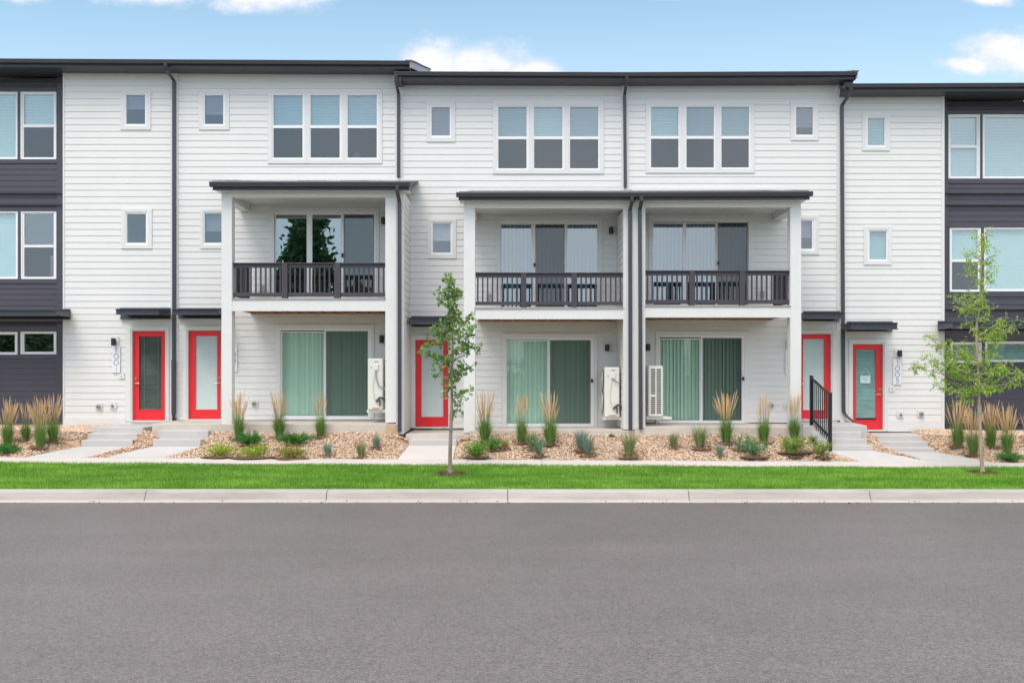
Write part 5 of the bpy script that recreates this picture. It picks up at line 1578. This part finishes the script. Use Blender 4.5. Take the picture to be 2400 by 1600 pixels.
def lawn_tree(seed, base_px, trunk, r0, branches, label, bark, lm, lsize, asp, droop, nper, twl, compound=False, tie=None):
    base = ground_px(*base_px); d = base[1]+DW
    rnd = random.Random(seed)
    t = thing('young_tree', label, 'tree', base)
    tp = [Vector((base[0], base[1], base[2]-.05))]+[px3(px, py, d+rnd.uniform(-.03, .03)) for px, py in trunk]
    path_ = catmull(tp); n = len(path_)
    b = MB(); b.tube([p[:] for p in path_], [r0*(1.25 if i < 2 else 1)*(1-.88*(i/(n-1))**.9) for i in range(n)], 10)
    tr_ = b.build('trunk', bark, t, smooth=True)
    V_, F_ = [], []; off = Vector(base)
    b = MB()
    def leaves_at(p, k, spread, out_v):
        for _ in range(k):
            c = p+rvec(rnd)*spread*rnd.random()-off
            if compound:
                ax = (out_v*.6+rvec(rnd, .5)*.8+Vector((0, 0, -.25))).normalized()
                L = lsize*rnd.uniform(1.6, 2.4)
                for q in range(5):
                    cc = c+ax*L*q/5
                    a2 = (ax*.6+rvec(rnd, .4)*.7+Vector((0, 0, -droop))).normalized(); s_ = a2.cross(Vector((rnd.uniform(-.5,.5), rnd.uniform(-.5,.5), 1))).normalized()
                    leaf_cloud(V_, F_, cc, (a2, s_), lsize*rnd.uniform(.75, 1.15), asp)
            else: put_leaf(V_, F_, rnd, c, lsize, asp, droop, 1.0, out_v*.4)
    for (sx, sy, ex, ey, bend) in branches:
        s_ = px3(sx, sy, d); dd = rnd.uniform(-.34, .34)
        s_ = min(path_, key=lambda q: (q-s_).length)
        e_ = px3(ex, ey, d+dd)
        m_ = (s_+e_)*.5+Vector((0, 0, bend*(e_-s_).length))+rvec(rnd)*.03
        bp = catmull([s_, m_, e_], 5); k = len(bp); L = (e_-s_).length
        rb = min(r0*.42, .010+.006*L)
        b.tube([q[:] for q in bp], [rb*(1-.8*i/(k-1)) for i in range(k)], 6)
        steps_ = max(4, int(L/(.10 if compound and ey < 700 else .06)))
        for i in range(steps_+1):
            q = .22+.78*i/steps_; idx = q*(k-1); i0 = min(int(idx), k-2); p = bp[i0]+(bp[i0+1]-bp[i0])*(idx-i0)
            for _ in range(2):
                tw = p+rvec(rnd, .8)*twl*rnd.uniform(.3, 1)+Vector((0, 0, .02))
                b.tube([p[:], tw[:]], [.003, .0015], 4, cap=False)
                leaves_at(tw, nper, lsize*.8, (tw-p).normalized())
    for q in (path_[int(n*.5):int(n*.86)] if compound else path_[int(n*.45):]):
        for _ in range(1 if compound else 3):
            tw = q+rvec(rnd)*twl*.7; b.tube([q[:], tw[:]], [.003, .0015], 4, cap=False); leaves_at(tw, nper, lsize*.7, (tw-q).normalized())
    b.build('branch', bark, t, smooth=True)
    cr_ = mesh_part('crown', V_, F_, lm, t)
    if tie:
        tx, ty = tie; c = px3(tx, ty, d)
        q = MB(); q.tube([(c.x+.065*cos(a*pi/8), c.y+.05*sin(a*pi/8), c.z+.004*sin(a*pi/4)) for a in range(17)], .008, 6, cap=False)
        q.tube([(c.x-.06, c.y, c.z), (c.x-.17, c.y-.02, c.z+.02)], .008, 6); q.tube([(c.x+.06, c.y, c.z), (c.x+.18, c.y-.02, c.z+.015)], .008, 6)
        q.build('tree_tie', mat('tie_green', (.22, .30, .22), .8), t, smooth=True)
    mulch_ring(t, .30, seed, 420)
    return t
m_l1 = leafmat('maple_leaf', (.08, .23, .04), (.34, .50, .15), .42)
m_l2 = leafmat('honey_leaf', (.21, .42, .03), (.50, .68, .13), .42)
B1 = [(1057, 984, 1083, 935, -.1), (1058, 940, 1100, 918, .08), (1058, 905, 1085, 860, .05), (1060, 900, 1075, 880, .0), (1058, 885, 1103, 862, -.1),
      (1058, 890, 1042, 925, .05), (1058, 880, 1020, 880, -.15), (1060, 850, 1104, 820, -.05), (1060, 845, 1030, 860, .0), (1058, 840, 1012, 850, -.05), (1058, 845, 985, 828, -.06),
      (1060, 830, 1112, 770, -.08), (1060, 815, 1122, 820, .12), (1060, 800, 1100, 780, .0), (1060, 790, 1010, 785, .1), (1058, 800, 1000, 812, .0),
      (1060, 780, 1108, 740, -.06), (1060, 770, 1018, 770, .1), (1058, 760, 1035, 790, .0), (1058, 745, 1080, 745, .0), (1056, 740, 1098, 768, .1), (1056, 725, 1070, 715, 0),
      (1055, 715, 1075, 692, 0), (1054, 705, 1035, 700, 0), (1052, 690, 1028, 688, 0), (1052, 690, 1072, 682, 0), (1050, 680, 1070, 700, 0), (1050, 670, 1055, 655, 0)]
lawn_tree(5, (1055, 1110), [(1055, 1060), (1057, 1000), (1059, 940), (1059, 880), (1061, 820), (1058, 760), (1052, 720), (1052, 685), (1049, 650)], .040, B1,
          'slender young tree with a narrow green crown in front of the middle red door', m_bark1, m_l1, .060, .85, .1, 5, .10, tie=(1057, 1004))
B2 = [(2293, 925, 2250, 935, .05), (2293, 915, 2192, 905, -.06), (2292, 915, 2235, 915, .0), (2293, 910, 2330, 910, .0), (2293, 905, 2385, 890, -.04), (2293, 895, 2135, 858, -.02),
      (2292, 890, 2165, 840, .02), (2290, 880, 2215, 850, 0), (2293, 880, 2345, 800, -.12), (2293, 880, 2362, 850, 0), (2293, 885, 2410, 882, .05), (2292, 860, 2240, 830, 0), (2290, 850, 2176, 790, -.05),
      (2290, 840, 2205, 808, 0), (2292, 830, 2265, 812, 0), (2290, 820, 2320, 830, 0), (2290, 800, 2380, 762, -.04), (2290, 790, 2350, 745, 0), (2289, 780, 2340, 790, 0), (2288, 775, 2262, 752, 0),
      (2290, 750, 2320, 730, 0), (2292, 740, 2262, 722, 0), (2293, 730, 2241, 703, -.02), (2295, 720, 2310, 700, 0), (2296, 700, 2278, 690, 0), (2297, 690, 2310, 680, 0), (2298, 670, 2265, 640, 0), (2298, 660, 2333, 625, 0),
      (2298, 650, 2320, 650, 0), (2298, 640, 2268, 602, 0), (2300, 620, 2328, 600, 0), (2300, 610, 2275, 590, 0), (2300, 590, 2315, 575, 0), (2302, 580, 2290, 550, 0), (2302, 575, 2310, 545, 0), (2293, 900, 2290, 925, 0), (2293, 895, 2310, 920, 0)]
lawn_tree(9, (2303, 1108), [(2300, 1060), (2297, 1000), (2294, 940), (2293, 880), (2290, 820), (2288, 770), (2296, 720), (2298, 670), (2300, 620), (2302, 570), (2302, 548)], .038, B2,
          'young tree with loose yellow-green leaves in front of the right dark block', m_bark2, m_l2, .056, .42, .4, 2, .12, compound=True, tie=(2297, 968))

# ------------------------------------------------------------------ across the street (seen only as reflections in the glass)
g2 = MB(); g2.box(-60, 60, -95, -33.02, -.2, .12); g2.build('far_verge', mat('verge_grass', (.05, .10, .03), .95, var=.3, scale=1), kind='structure')
m_far = leafmat('far_leaf', (.03, .10, .05), (.11, .25, .10), .2)
def far_tree(seed, hgt, wid, conifer):
    t = thing('conifer' if conifer else 'broadleaf_tree', 'x', 'tree', (0, 0, 0))
    rnd = random.Random(seed); V_, F_ = [], []
    b = MB(); b.tube([(0, 0, -.1), (0, 0, hgt*.5), (0, 0, hgt*.95)], [.22, .14, .03], 8); b.build('trunk', m_bark1, t)
    cl_ = []
    for i in range(210 if conifer else 120):
        q = rnd.uniform(.05, 1.0)**.9; r = wid*(1.08-q)**.7*rnd.uniform(.35, 1) if conifer else wid*math.sin(pi*min(1, q*.85+.12))*rnd.uniform(.2, 1)
        a = rnd.uniform(0, 2*pi); cl_.append(Vector((r*cos(a), r*sin(a), hgt*q)))
    for c in cl_:
        for _ in range(46): put_leaf(V_, F_, rnd, c+rvec(rnd)*wid*.26*rnd.random(), .42, .6, .1)
    mesh_part('crown', V_, F_, m_far, t)
    return t
def ax_at(px, tt): return (px-1200)/F*(2*DW+tt)
c1 = far_tree(71, 11.6, 3.2, True); c1.location = (ax_at(722, 15), -DW-15, .1)
c1['label'] = 'large dark conifer mirrored in the glass of the single balcony'
c2 = far_tree(72, 7.0, 2.0, True); c2.location = (ax_at(838, 16), -DW-16, .1)
c2['label'] = 'smaller dark conifer mirrored in the right pane of the single balcony door'
ORD = 'first second third fourth fifth sixth seventh eighth ninth tenth eleventh twelfth'.split()
bt = far_tree(75, 8.0, 3.6, False); first = True
for i, (xx, yy, s_) in enumerate([(-44, -62, .95), (-36, -60, .8), (-28, -63, .95), (-19, -66, .8), (-9, -64, .72), (-3, -60, .62), (4, -62, .70), (11, -64, .72), (19, -60, .74), (27, -63, .85), (34, -60, .9), (43, -62, 1.0)]):
    if first:
        o = bt; o.location = (xx, yy, 0); o.scale = (s_*1.5, s_*1.5, s_); first = False
        o['group'] = 'trees across the street'
    else: o = dup(bt, (xx, yy, 0), i*.8, (s_*1.5, s_*1.5, s_))
    o['label'] = ORD[i] + ' from the left in the leafy row across the street, mirrored in windows'

# houses beyond the trees across the street
m_hw = mat('far_house_wall', (.36, .32, .27), .8); m_hr = mat('far_house_roof', (.12, .11, .10), .9)
def far_house(x, y, w_, h_, label, tone):
    t = thing('house', label, 'house', (x, y, 0), 'houses across the street')
    b = MB(); b.box(x-w_/2, x+w_/2, y-5, y+5, -.1, h_); b.build('wall', mat('far_wall_%s' % tone[0], tone[1], .8), t)
    r_ = MB(); r_.prism_x([(y-5.5, h_-.1), (y+5.5, h_-.1), (y+5.5, h_), (y, h_+3.0), (y-5.5, h_)], x-w_/2-.4, x+w_/2+.4); r_.build('roof', m_hr, t)
    for i in range(4):
        for z in (1.1, 3.9):
            xx = x-w_/2+w_*(i+.5)/4
            q = MB(); q.box(xx-.6, xx+.6, y+4.98, y+5.06, z, z+1.4); f_ = q.build('window', m_vinyl, t)
            q = MB(); q.box(xx-.5, xx+.5, y+5.065, y+5.08, z+.1, z+1.3); q.build('pane', mat('far_pane', (.05, .06, .07), .15), f_)
for i, (x, lb, tn) in enumerate([(-45, 'tan two storey house leftmost across the street, mirrored in the glass', ('tan', (.36, .31, .25))),
        (-27, 'grey two storey house second from left across the street, mirrored in the glass', ('grey', (.28, .28, .29))),
        (-9, 'beige two storey house just left of centre across the street, mirrored in the glass', ('beige', (.40, .36, .30))),
        (9, 'brown two storey house just right of centre across the street, mirrored in the glass', ('brown', (.24, .18, .14))),
        (27, 'olive two storey house second from right across the street, mirrored in the glass', ('olive', (.25, .26, .20))),
        (45, 'cream two storey house rightmost across the street, mirrored in the glass', ('cream', (.45, .42, .36)))]):
    far_house(x, -78, 15.5, 6.0, lb, tn)

# bits of dry leaf and grit along the gutter
rnd = random.Random(4); V_, F_ = [], []
for i in range(150):
    x = rnd.uniform(-9.5, 9.5); d_ = 16.01+abs(rnd.gauss(0, .07))*(1 if rnd.random() < .5 else -1); c = Vector((x, Yd(d_), .012 if d_ > 16 else .004))
    for _ in range(rnd.choice((1, 1, 2, 4))):
        put_leaf(V_, F_, rnd, c+Vector((rnd.uniform(-.06, .06), rnd.uniform(-.02, .02), .004)), rnd.uniform(.015, .04), .5, 0, .1)
me = bpy.data.meshes.new('leaf_litter'); me.from_pydata([tuple(q) for q in V_], [], F_); me.materials.append(m_mulch); me.update()
o = bpy.data.objects.new('leaf_litter', me); COL.objects.link(o); tag(o, 'scattered dry leaf bits along the gutter edge of the road', 'leaf litter', kind='stuff')

# things standing just inside two windows
b = MB(); b.box(X(106, DD), X(119, DD), Yd(DD)+.25, Yd(DD)+.30, Z(652, DD), Z(597, DD)); b.build('curtain', m_blind, H1.t)
b = MB(); b.box(X(822), X(838), .35, .6, Z(372), Z(350)); b.build('storage_box', mat('cardboard', (.45, .32, .22), .8), H2.t)
b = MB(); b.box(X(788), X(797), .30, .5, Z(374), Z(358)); b.build('storage_box', MATS['cardboard'], H2.t)
